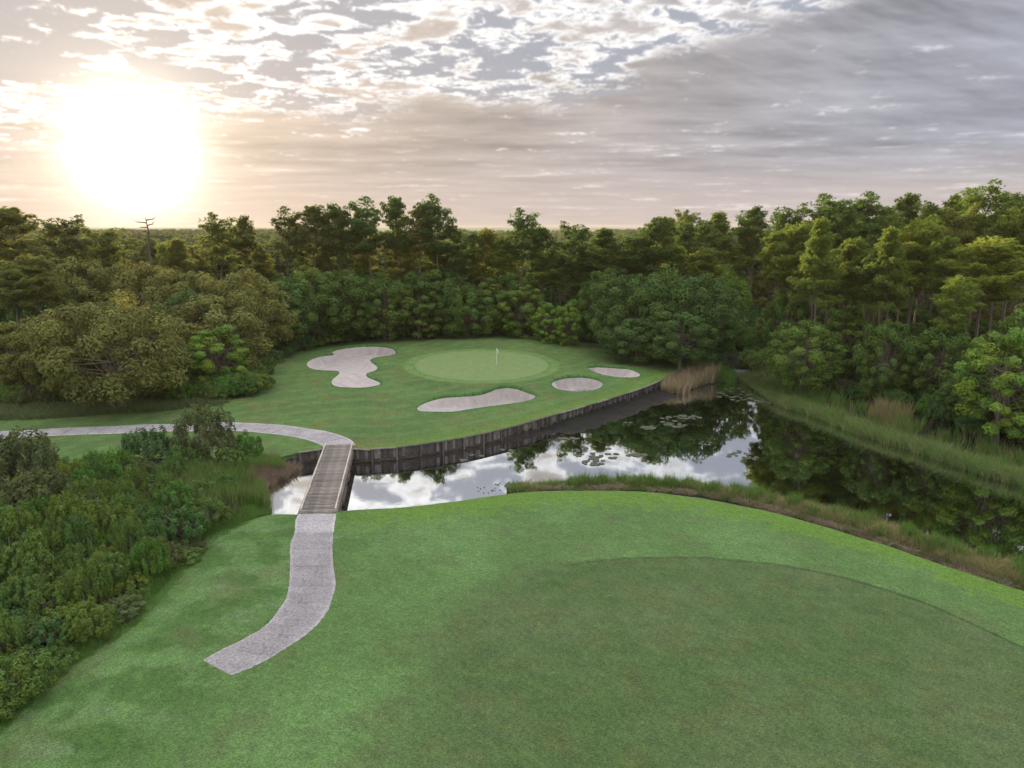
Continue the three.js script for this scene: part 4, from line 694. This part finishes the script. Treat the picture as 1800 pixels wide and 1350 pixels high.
{
  const rnd = mulberry(61), edge = [[-60, 850], [80, 850], [190, 842], [300, 840], [395, 848], [415, 872], [428, 905], [405, 925], [370, 955], [325, 1000], [285, 1052], [215, 1108], [120, 1180], [20, 1262], [-60, 1330]].map(([a, b]) => xz(ground(a, b, -0.2)));
  const xs = edge.map((p) => p[0]), zs = edge.map((p) => p[1]), put = []; let m = 0;
  for (let i = 0; i < 9000 && m < 150; i++) {
    const x = lerp(Math.min(...xs), Math.max(...xs), rnd()), z = lerp(Math.min(...zs), Math.max(...zs), rnd()), d = sdf(edge, x, z); if (d > -0.4) continue;
    const gap = 1.1 + 0.5 * rnd(); if (put.some((p) => (p[0] - x) ** 2 + (p[1] - z) ** 2 < gap * gap)) continue; put.push([x, z]); m++;
    const low = smoothstep(-d, 0.3, 4), marsh = smoothstep(x, -15.5, -12.5) * smoothstep(-z, 38, 44), h = (0.8 + 0.9 * low + 1.7 * rnd() ** 1.6) * (1 - 0.55 * marsh), w = 1.6 + 1.3 * rnd(), k = Math.floor(rnd() * 4), near = z > -36;
    const c = [0, 1, 2, 3, 0, 5][Math.floor(rnd() * 6)];
    const look = TONES[c] + (h > 2.3 ? ' tall' : h > 1.6 ? '' : ' low'), spot = near ? (d > -1.8 ? 'at the lawn side of the lower left thicket' : 'inside the lower left thicket') : x > -19 ? 'in the marsh thicket nearest the timber bridge' : x > -27 ? 'in the middle of the marsh thicket' : 'in the marsh thicket by the left edge';
    plant('bush', bushes[k], ST[c], x, landWild(x, z) - 0.15, z, h / 3, w / (2 * bushes[k].R), look + ' shrub ' + spot, 'shrub', look + ' shrubs ' + spot);
  }
}
const along = (px, n, rnd, f) => { const c = curve(px.map(([a, b]) => onLand(a, b, landWild))); for (let i = 0; i < n; i++) { const t = (i + rnd()) / n, p = c.getPointAt(clamp(t, 0, 1)), d = c.getTangentAt(clamp(t, 0, 1)); f(p, d, t, rnd); } };
// hem of undergrowth where the far turf meets the woods
along([[470, 690], [476, 660], [500, 636], [545, 618], [620, 605], [700, 598], [780, 597]], 34, mulberry(62), (p, d, t, r) => { const tc = [0, 1, 4, 1][Math.floor(r() * 4)], k = Math.floor(r() * 4), s = 0.35 + 0.35 * r(); plant('bush', bushes[k], ST[tc], p.x + d.z * r() * 1.8, 0.15, p.z - d.x * r() * 1.8, s, s * 1.3, TONES[tc] + ' low undergrowth bush along the back of the hourglass bunker', 'shrub', TONES[tc] + ' undergrowth behind the hourglass bunker'); });
along([[790, 596], [860, 594], [940, 598], [1000, 604]], 22, mulberry(63), (p, d, t, r) => { const k = Math.floor(r() * 4), s = 0.35 + 0.3 * r(); plant('bush', bushes[k], ST[[5, 1, 4, 5][Math.floor(r() * 4)]], p.x + d.z * r() * 1.5, 0.2, p.z - d.x * r() * 1.5, s, s * 1.3, 'low green bush along the back edge of the far green', 'shrub', 'undergrowth behind the far green'); });
along([[1000, 600], [1060, 608], [1120, 620], [1180, 634], [1240, 646], [1276, 652]], 30, mulberry(64), (p, d, t, r) => { const k = Math.floor(r() * 4), s = 0.45 + 0.4 * r(); plant('bush', bushes[k], ST[[5, 1, 4, 1][Math.floor(r() * 4)]], p.x + d.z * r() * 2.4, 0.1, p.z - d.x * r() * 2.4, s, s * 1.3, 'green bush below the oak group beside the pond head', 'shrub', 'bushes below the oak group'); });
along([[470, 700], [445, 708], [410, 712], [360, 715], [300, 716], [240, 716], [150, 716], [60, 720], [-60, 722]], 40, mulberry(65), (p, d, t, r) => { const tc = t < 0.35 ? [5, 0, 1][Math.floor(r() * 3)] : [3, 0, 1][Math.floor(r() * 3)], k = Math.floor(r() * 4), s = (t < 0.4 ? 0.75 : 0.55) * (0.7 + 0.6 * r()), q = 1.5 + 3 * r() * (t < 0.4 ? 1.2 : 0.7); plant('bush', bushes[k], ST[tc], p.x + d.z * q * -1, 0, p.z + d.x * q, s, s * 1.3, TONES[tc] + (t < 0.4 ? ' bush on the bank left of the far turf' : ' bush at the foot of the left woods'), 'shrub', TONES[tc] + (t < 0.4 ? ' bushes left of the far turf' : ' bushes at the foot of the left woods')); });
// thicket above the right bank
{
  const rnd = mulberry(66), px = [[1318, 656], [1345, 664], [1400, 680], [1460, 700], [1540, 728], [1620, 752], [1720, 782], [1850, 818]], c = curve(px.map(([a, b]) => ground(a, b, -0.3)));
  for (let i = 0; i < 104; i++) {
    const t = (i + rnd()) / 104, p = c.getPointAt(clamp(t, 0, 1)), d = c.getTangentAt(clamp(t, 0, 1)), back = 1.2 + 12 * rnd() ** 1.3, k = Math.floor(rnd() * 4), h = 1.3 + 1.5 * rnd() + 0.10 * back, w = 2.2 + 1.8 * rnd(), x = p.x + d.z * back, z = p.z - d.x * back, q = t < 0.33 ? 'nearest the culvert' : t < 0.66 ? 'under the twin pale trunks' : 'by the right edge';
    const tc = [1, 4, 0, 1, 5, 4, 3][Math.floor(rnd() * 7)], look = TONES[tc] + (back < 4 ? ' front row' : back < 9 ? ' second row' : ' rear'); plant('bush', bushes[k], ST[tc], x, landWild(x, z) - 0.1, z, h / 3, w / (2 * bushes[k].R), look + ' shrub of the right bank thicket, part ' + q, 'shrub', look + ' shrubs of the right bank thicket ' + q);
  }
}
// low growth behind the culvert
{
  const rnd = mulberry(68);
  for (let i = 0; i < 34; i++) { const dz = 90 + 48 * rnd(), px = 1268 + 92 * rnd(), p = atDepth(px, 500, dz), tc = [1, 4, 5, 0][Math.floor(rnd() * 4)], h = 2.2 + 1.8 * rnd(), k = Math.floor(rnd() * 4); plant('bush', bushes[k], ST[tc], p.x, -0.2, p.z, h / 3, (3 + 2 * rnd()) / (2 * bushes[k].R), TONES[tc] + ' shrub in the gap behind the culvert', 'shrub', TONES[tc] + ' shrubs in the gap behind the culvert'); }
}
// ---------------------------------------------------------------- grasses, reeds: beyond counting
const blade = new THREE.MeshPhysicalMaterial({ name: 'grass blades', vertexColors: true, roughness: 1, specularIntensity: 0.2, transmission: 0.3, thickness: 0, side: THREE.DoubleSide });
function tuft(seed, n, h, spread, width, bend, c0, c1) {
  const rnd = mulberry(seed), T = new Tris();
  for (let i = 0; i < n; i++) {
    const a = rnd() * 6.28, r = spread * Math.sqrt(rnd()) * 0.5, x = Math.cos(a) * r, z = Math.sin(a) * r, H = h * (0.55 + 0.6 * rnd()), b = bend * (0.3 + rnd()), da = a + (rnd() - 0.5) * 2, dx = Math.cos(da) * b * H, dz = Math.sin(da) * b * H, wa = rnd() * 3.14, wx = Math.cos(wa) * width, wz = Math.sin(wa) * width, t = rnd(), v = 1.1 + 0.7 * rnd(), c = c0.map((q, k) => lerp(q, c1[k], t) * v), m = [x + dx * 0.3, H * 0.6, z + dz * 0.3];
    const A = [x - wx, -0.05, z - wz], B = [x + wx, -0.05, z + wz], M1 = [m[0] - wx * 0.8, m[1], m[2] - wz * 0.8], M2 = [m[0] + wx * 0.8, m[1], m[2] + wz * 0.8];
    T.tri(A, B, M2, c); T.tri(A, M2, M1, c); T.tri(M1, M2, [x + dx, H, z + dz], c);
  }
  return T.build();
}
function stuff(name, label, category, geos, spots) {
  const per = geos.map(() => []); spots.forEach((s, i) => per[i % geos.length].push(s));
  geos.forEach((g, k) => {
    const m = new THREE.InstancedMesh(g, blade, per[k].length), M = new THREE.Matrix4(), Q = new THREE.Quaternion(), Y = new THREE.Vector3(0, 1, 0), C = new THREE.Color();
    per[k].forEach(([x, y, z, s, sy, r, v], i) => { M.compose(new THREE.Vector3(x, y, z), Q.setFromAxisAngle(Y, r), new THREE.Vector3(s, sy, s)); m.setMatrixAt(i, M); m.setColorAt(i, C.setRGB(v, v, v * 0.98)); });
    m.name = numbered(name); m.userData = { kind: 'stuff', label, category }; scene.add(m);
  });
}
const band = (px, n, w0, w1, seed, f) => { const rnd = mulberry(seed), c = curve(px.map(([a, b]) => onLand(a, b, landWild))), out = []; for (let i = 0; i < n; i++) { const t = rnd(), p = c.getPointAt(t), d = c.getTangentAt(t), w = lerp(w0, w1, rnd()), x = p.x - d.z * w, z = p.z + d.x * w, q = f(t, (w - w0) / (w1 - w0), x, z, rnd); if (q) out.push([x, Math.max(landWild(x, z), WATER - 0.03) - 0.05, z, q[0], q[1], rnd() * 6.28, q[2] ?? 1]); } return out; };
const GREEN = [[0.07, 0.16, 0.03], [0.13, 0.21, 0.045]], DRY = [[0.22, 0.19, 0.085], [0.34, 0.27, 0.15]], BROWN = [[0.17, 0.125, 0.085], [0.27, 0.21, 0.155]], OLIVE = [[0.12, 0.165, 0.05], [0.22, 0.22, 0.09]];
// marsh grass along the near bank (outward from the bank is towards the water: negative)
const nearBank = [[915, 866], [960, 860], [1000, 858], [1080, 856], [1160, 859], [1250, 870], [1330, 884], [1420, 905], [1500, 928], [1560, 947], [1640, 975], [1720, 1002], [1800, 1028], [1950, 1080]];
stuff('marsh_grass', 'green marsh grass standing along the middle of the near pond bank', 'grass', [tuft(1, 30, 0.95, 0.45, 0.012, 0.35, ...GREEN), tuft(2, 26, 0.75, 0.4, 0.012, 0.45, ...OLIVE)], band(nearBank, 2600, -1.6, 0.3, 71, (t, w, x, z, r) => { const g = fbm(t * 24, w * 0.7, 2); if (t > 0.42 && g < 0.25 - 0.1 * (1 - t)) return null; if (g < -0.35) return null; const s = 0.75 + 0.4 * r(); return [s, s * (t < 0.09 ? 0.7 : 1) * (0.75 + 0.5 * smoothstep(g, -0.3, 0.4)), 0.85 + 0.3 * r()]; }));
stuff('dry_marsh_grass', 'tan dry marsh grass along the right part of the near pond bank', 'grass', [tuft(3, 28, 0.8, 0.45, 0.012, 0.55, ...DRY), tuft(4, 28, 0.7, 0.45, 0.012, 0.6, ...OLIVE)], band(nearBank, 2400, -1.6, 0.35, 72, (t, w, x, z, r) => { const g = fbm(t * 24, w * 0.7, 2); if (t < 0.36 ? !(t < 0.08 && r() < 0.5) : g > 0.35) return null; const s = 0.7 + 0.4 * r(); return [s, s * (0.8 + 0.3 * r()), 0.85 + 0.3 * r()]; }));
stuff('dead_grass', 'flattened brown dead grass and mud line on the near bank', 'grass', [tuft(5, 22, 0.3, 0.55, 0.015, 1.3, [0.21, 0.16, 0.115], [0.33, 0.27, 0.2])], band(nearBank, 3600, -0.8, 1.05, 73, (t, w, x, z, r) => { const g = fbm(t * 30, w * 0.8 + 4, 3); if (g < 0.05 - 0.25 * smoothstep(t, 0.45, 0.7) && r() < 0.85) return null; const s = (0.5 + 0.7 * r()) * (0.7 + 0.6 * smoothstep(g, -0.1, 0.5)); return [s, s, 0.7 + 0.5 * r()]; }));
stuff('bank_edge_grass', 'short green grass tufts along the lip of the near bank', 'grass', [tuft(21, 24, 0.3, 0.5, 0.012, 0.8, [0.07, 0.15, 0.025], [0.12, 0.19, 0.04]), tuft(22, 22, 0.4, 0.45, 0.012, 0.7, ...OLIVE)], band(nearBank, 1700, -0.5, 0.95, 84, (t, w, x, z, r) => { const s = 0.6 + 0.7 * r(); if (fbm(t * 22 + 7, w * 0.6, 3) < -0.1) return null; return [s, s, 0.75 + 0.4 * r()]; }));
// right bank: grass falling over the water
const rightBank = [[1302, 670], [1330, 683], [1380, 700], [1440, 722], [1520, 750], [1600, 775], [1700, 806], [1800, 836], [2000, 895]];
stuff('bank_grass', 'pale green grass hanging over the water along the right bank', 'grass', [tuft(6, 30, 1.0, 0.6, 0.016, 0.8, [0.085, 0.17, 0.035], [0.19, 0.24, 0.085]), tuft(7, 30, 0.9, 0.6, 0.016, 0.9, [0.10, 0.16, 0.045], [0.24, 0.24, 0.11])], band(rightBank, 2000, -1.6, 0.35, 74, (t, w, x, z, r) => { const s = 0.8 + 0.5 * r(), g = smoothstep(t, 0.1, 0.35); return [s, s * (0.7 + 0.5 * r()), lerp(0.65, 1.0, g) * (0.85 + 0.3 * r())]; }));
stuff('bank_reeds', 'taller green reeds behind the grass of the right bank', 'reeds', [tuft(8, 24, 1.8, 0.6, 0.016, 0.35, ...GREEN), tuft(9, 20, 1.7, 0.5, 0.014, 0.4, ...OLIVE)], band(rightBank, 420, -4.5, -1.6, 75, (t, w, x, z, r) => { const s = 0.6 + 0.5 * r(); return [s, s, 0.8 + 0.4 * r()]; }));
stuff('dry_reeds', 'two tan dry reed clumps among the right bank scrub', 'reeds', [tuft(10, 30, 2.0, 0.6, 0.016, 0.4, ...DRY)], band([[1525, 738], [1545, 742], [1565, 748]], 60, -3.2, -0.6, 76, (t, w, x, z, r) => { const s = 0.7 + 0.4 * r(); return [s, s, 0.9]; }));
// brown reeds at the end of the wall
stuff('brown_reeds', 'tall tan and brown reeds at the far end of the timber wall', 'reeds', [tuft(11, 30, 2.0, 0.5, 0.018, 0.22, ...BROWN), tuft(12, 30, 2.1, 0.5, 0.018, 0.25, [0.26, 0.22, 0.12], [0.36, 0.31, 0.19])], band([[1196, 694], [1210, 684], [1230, 676], [1250, 672], [1262, 668]], 300, -2.6, 0.3, 77, (t, w, x, z, r) => { const s = 0.65 + 0.5 * r(); return [s, s * (0.55 + 0.5 * t), 0.85 + 0.3 * r()]; }));
stuff('green_reeds', 'green reeds between the brown reeds and the culvert', 'reeds', [tuft(13, 30, 1.6, 0.6, 0.016, 0.4, ...GREEN)], band([[1205, 655], [1240, 655], [1268, 668], [1288, 672]], 300, -2.4, 1.0, 78, (t, w, x, z, r) => { const s = 0.6 + 0.5 * r(); return [s, s, 0.8 + 0.3 * r()]; }));
// cattails and brown grass left of the bridge
stuff('cattail_reeds', 'upright green cattail reeds by the pool left of the bridge', 'reeds', [tuft(14, 26, 1.7, 0.5, 0.016, 0.18, ...GREEN), tuft(15, 24, 1.5, 0.5, 0.015, 0.25, ...OLIVE)], band([[462, 901], [446, 888], [436, 874], [430, 858], [418, 842]], 640, -4.4, 0.9, 79, (t, w, x, z, r) => { if (w > 0.82 && n2(t * 9, 3) < 0.2) return null; const s = 0.7 + 0.45 * r(); return [s, s, 0.8 + 0.4 * r()]; }));
stuff('brown_marsh_grass', 'brown marsh grass on the far shore of the pool left of the bridge', 'grass', [tuft(16, 26, 0.75, 0.5, 0.014, 0.6, ...BROWN)], band([[455, 868], [478, 850], [505, 836], [522, 826]], 620, -2.8, 0.2, 80, (t, w, x, z, r) => { const s = 0.6 + 0.5 * r(); return [s, s, 0.8 + 0.35 * r()]; }));
stuff('bright_marsh_grass', 'bright green grass below the left end of the timber wall', 'grass', [tuft(17, 26, 0.9, 0.5, 0.014, 0.5, [0.08, 0.2, 0.03], [0.14, 0.26, 0.04])], band([[440, 826], [470, 818], [495, 814]], 200, -0.8, 0.8, 81, (t, w, x, z, r) => { const s = 0.6 + 0.5 * r(); return [s, s, 0.9 + 0.2 * r()]; }));
stuff('thicket_reeds', 'tall upright green reeds among the shrubs of the marsh thicket', 'reeds', [tuft(23, 22, 2.2, 0.6, 0.016, 0.14, [0.07, 0.14, 0.035], [0.13, 0.19, 0.05]), tuft(24, 20, 2.0, 0.6, 0.016, 0.2, ...OLIVE)], band([[425, 905], [405, 885], [390, 862], [370, 845]], 420, -6, 0.2, 85, (t, w, x, z, r) => { if (fbm(x * 0.5, z * 0.5, 2) < -0.05) return null; const s = 0.7 + 0.45 * r(); return [s, s, 0.75 + 0.4 * r()]; }));
// rough along the left lawn and in front of the left woods
stuff('rough_grass', 'rough uncut grass in front of the left woods', 'grass', [tuft(18, 26, 0.7, 0.7, 0.014, 0.6, [0.09, 0.13, 0.05], [0.15, 0.18, 0.08])], band([[-100, 742], [60, 738], [180, 730], [300, 722], [400, 712]], 2600, -5, 0.6, 82, (t, w, x, z, r) => { const s = 0.6 + 0.7 * r(); return [s, s, 0.8 + 0.4 * r()]; }));
stuff('thicket_edge_grass', 'long grass and weeds at the foot of the lower left thicket', 'grass', [tuft(19, 26, 0.7, 0.5, 0.010, 0.6, [0.06, 0.13, 0.03], [0.12, 0.19, 0.04]), tuft(20, 16, 1.0, 0.5, 0.010, 0.4, ...GREEN)], band([[-60, 1330], [20, 1262], [120, 1180], [215, 1108], [285, 1052], [325, 1000], [370, 955], [425, 925], [470, 903]], 1800, -1.2, 0.35, 83, (t, w, x, z, r) => { const s = (0.5 + 0.5 * r()) * (1 - 0.5 * w); return [s, s, 0.8 + 0.4 * r()]; }));
// ---------------------------------------------------------------- lily pads
{
  const rnd = mulberry(91), pad = (seed) => { const r = mulberry(seed), T = new Tris(), n = 16, rim = []; for (let i = 0; i <= n; i++) { const a = 0.22 + (i / n) * (2 * Math.PI - 0.44), q = 0.5 * (0.94 + 0.1 * r()); rim.push([Math.cos(a) * q, 0.012 + 0.018 * r(), Math.sin(a) * q]); } for (let i = 0; i < n; i++) { const v = 0.85 + 0.3 * r(); T.tri([0, 0.006, 0], rim[i + 1], rim[i], [v, v, v]); T.tri(rim[i], rim[i + 1], [rim[i + 1][0] * 0.98, -0.02, rim[i + 1][2] * 0.98], [v * 0.6, v * 0.6, v * 0.5]); T.tri(rim[i], [rim[i + 1][0] * 0.98, -0.02, rim[i + 1][2] * 0.98], [rim[i][0] * 0.98, -0.02, rim[i][2] * 0.98], [v * 0.6, v * 0.6, v * 0.5]); } return T.build(); };
  const shapes = [pad(1), pad(2), pad(3)], mats = [[0.055, 0.075, 0.04], [0.075, 0.09, 0.052], [0.085, 0.08, 0.05]].map((c) => new THREE.MeshStandardMaterial({ name: 'lily leaf', color: new THREE.Color().setRGB(...c), vertexColors: true, roughness: 0.6 }));
  const patch = (list, n, s0, s1, where, group) => { for (let i = 0; i < n; i++) { const [cx, cy, rx, ry] = list[Math.floor(rnd() * list.length)], a = rnd() * 6.28, q = Math.sqrt(rnd()), p = ground(cx + rx * q * Math.cos(a), cy + ry * q * Math.sin(a), WATER); if (pondD(p.x, p.z) > -0.3) continue; const m = mesh('lily_pad', shapes[i % 3], mats[Math.floor(rnd() * 3)]); tag(m, where, 'lily pad', group); m.position.set(p.x, WATER + 0.012 + 0.004 * (i % 3), p.z); const s = 0.55 * lerp(s0, s1, rnd()); m.scale.set(s, 1, s); m.rotation.y = rnd() * 6.28; } };
  patch([[1045, 795, 38, 10], [1068, 802, 22, 6], [1120, 800, 16, 4], [1040, 812, 22, 6]], 64, 0.45, 1.0, 'lily pad in the raft at the middle of the pond', 'lily pads in the middle raft');
  patch([[1180, 740, 26, 9], [1210, 734, 22, 4], [1140, 752, 14, 3], [1190, 748, 16, 4]], 70, 0.5, 1.1, 'lily pad in the cluster near the mud bank by the wall', 'lily pads near the mud bank');
  patch([[1080, 742, 40, 3], [1040, 757, 26, 3], [1000, 771, 20, 2]], 46, 0.45, 0.9, 'lily pad strung along the foot of the timber wall', 'lily pads along the wall');
  patch([[1280, 690, 34, 9], [1310, 700, 26, 8], [1345, 706, 20, 5]], 46, 0.5, 1.2, 'lily pad below the culvert at the pond head', 'lily pads below the culvert');
  patch([[1300, 795, 12, 4], [1285, 800, 10, 3], [1320, 805, 14, 4], [1240, 780, 12, 3]], 26, 0.4, 0.8, 'lily pad floating in the right half of the pond', 'lily pads in the right half');
  patch([[813, 810, 6, 2], [840, 800, 12, 2], [890, 792, 12, 2]], 10, 0.6, 1.0, 'lily pad under the timber wall near the bridge', 'lily pads near the bridge');
  patch([[860, 862, 50, 6], [900, 852, 30, 5]], 40, 0.12, 0.26, 'tiny leaf floating near the near bank', 'tiny floating leaves');
}
renderer.render(scene, camera);
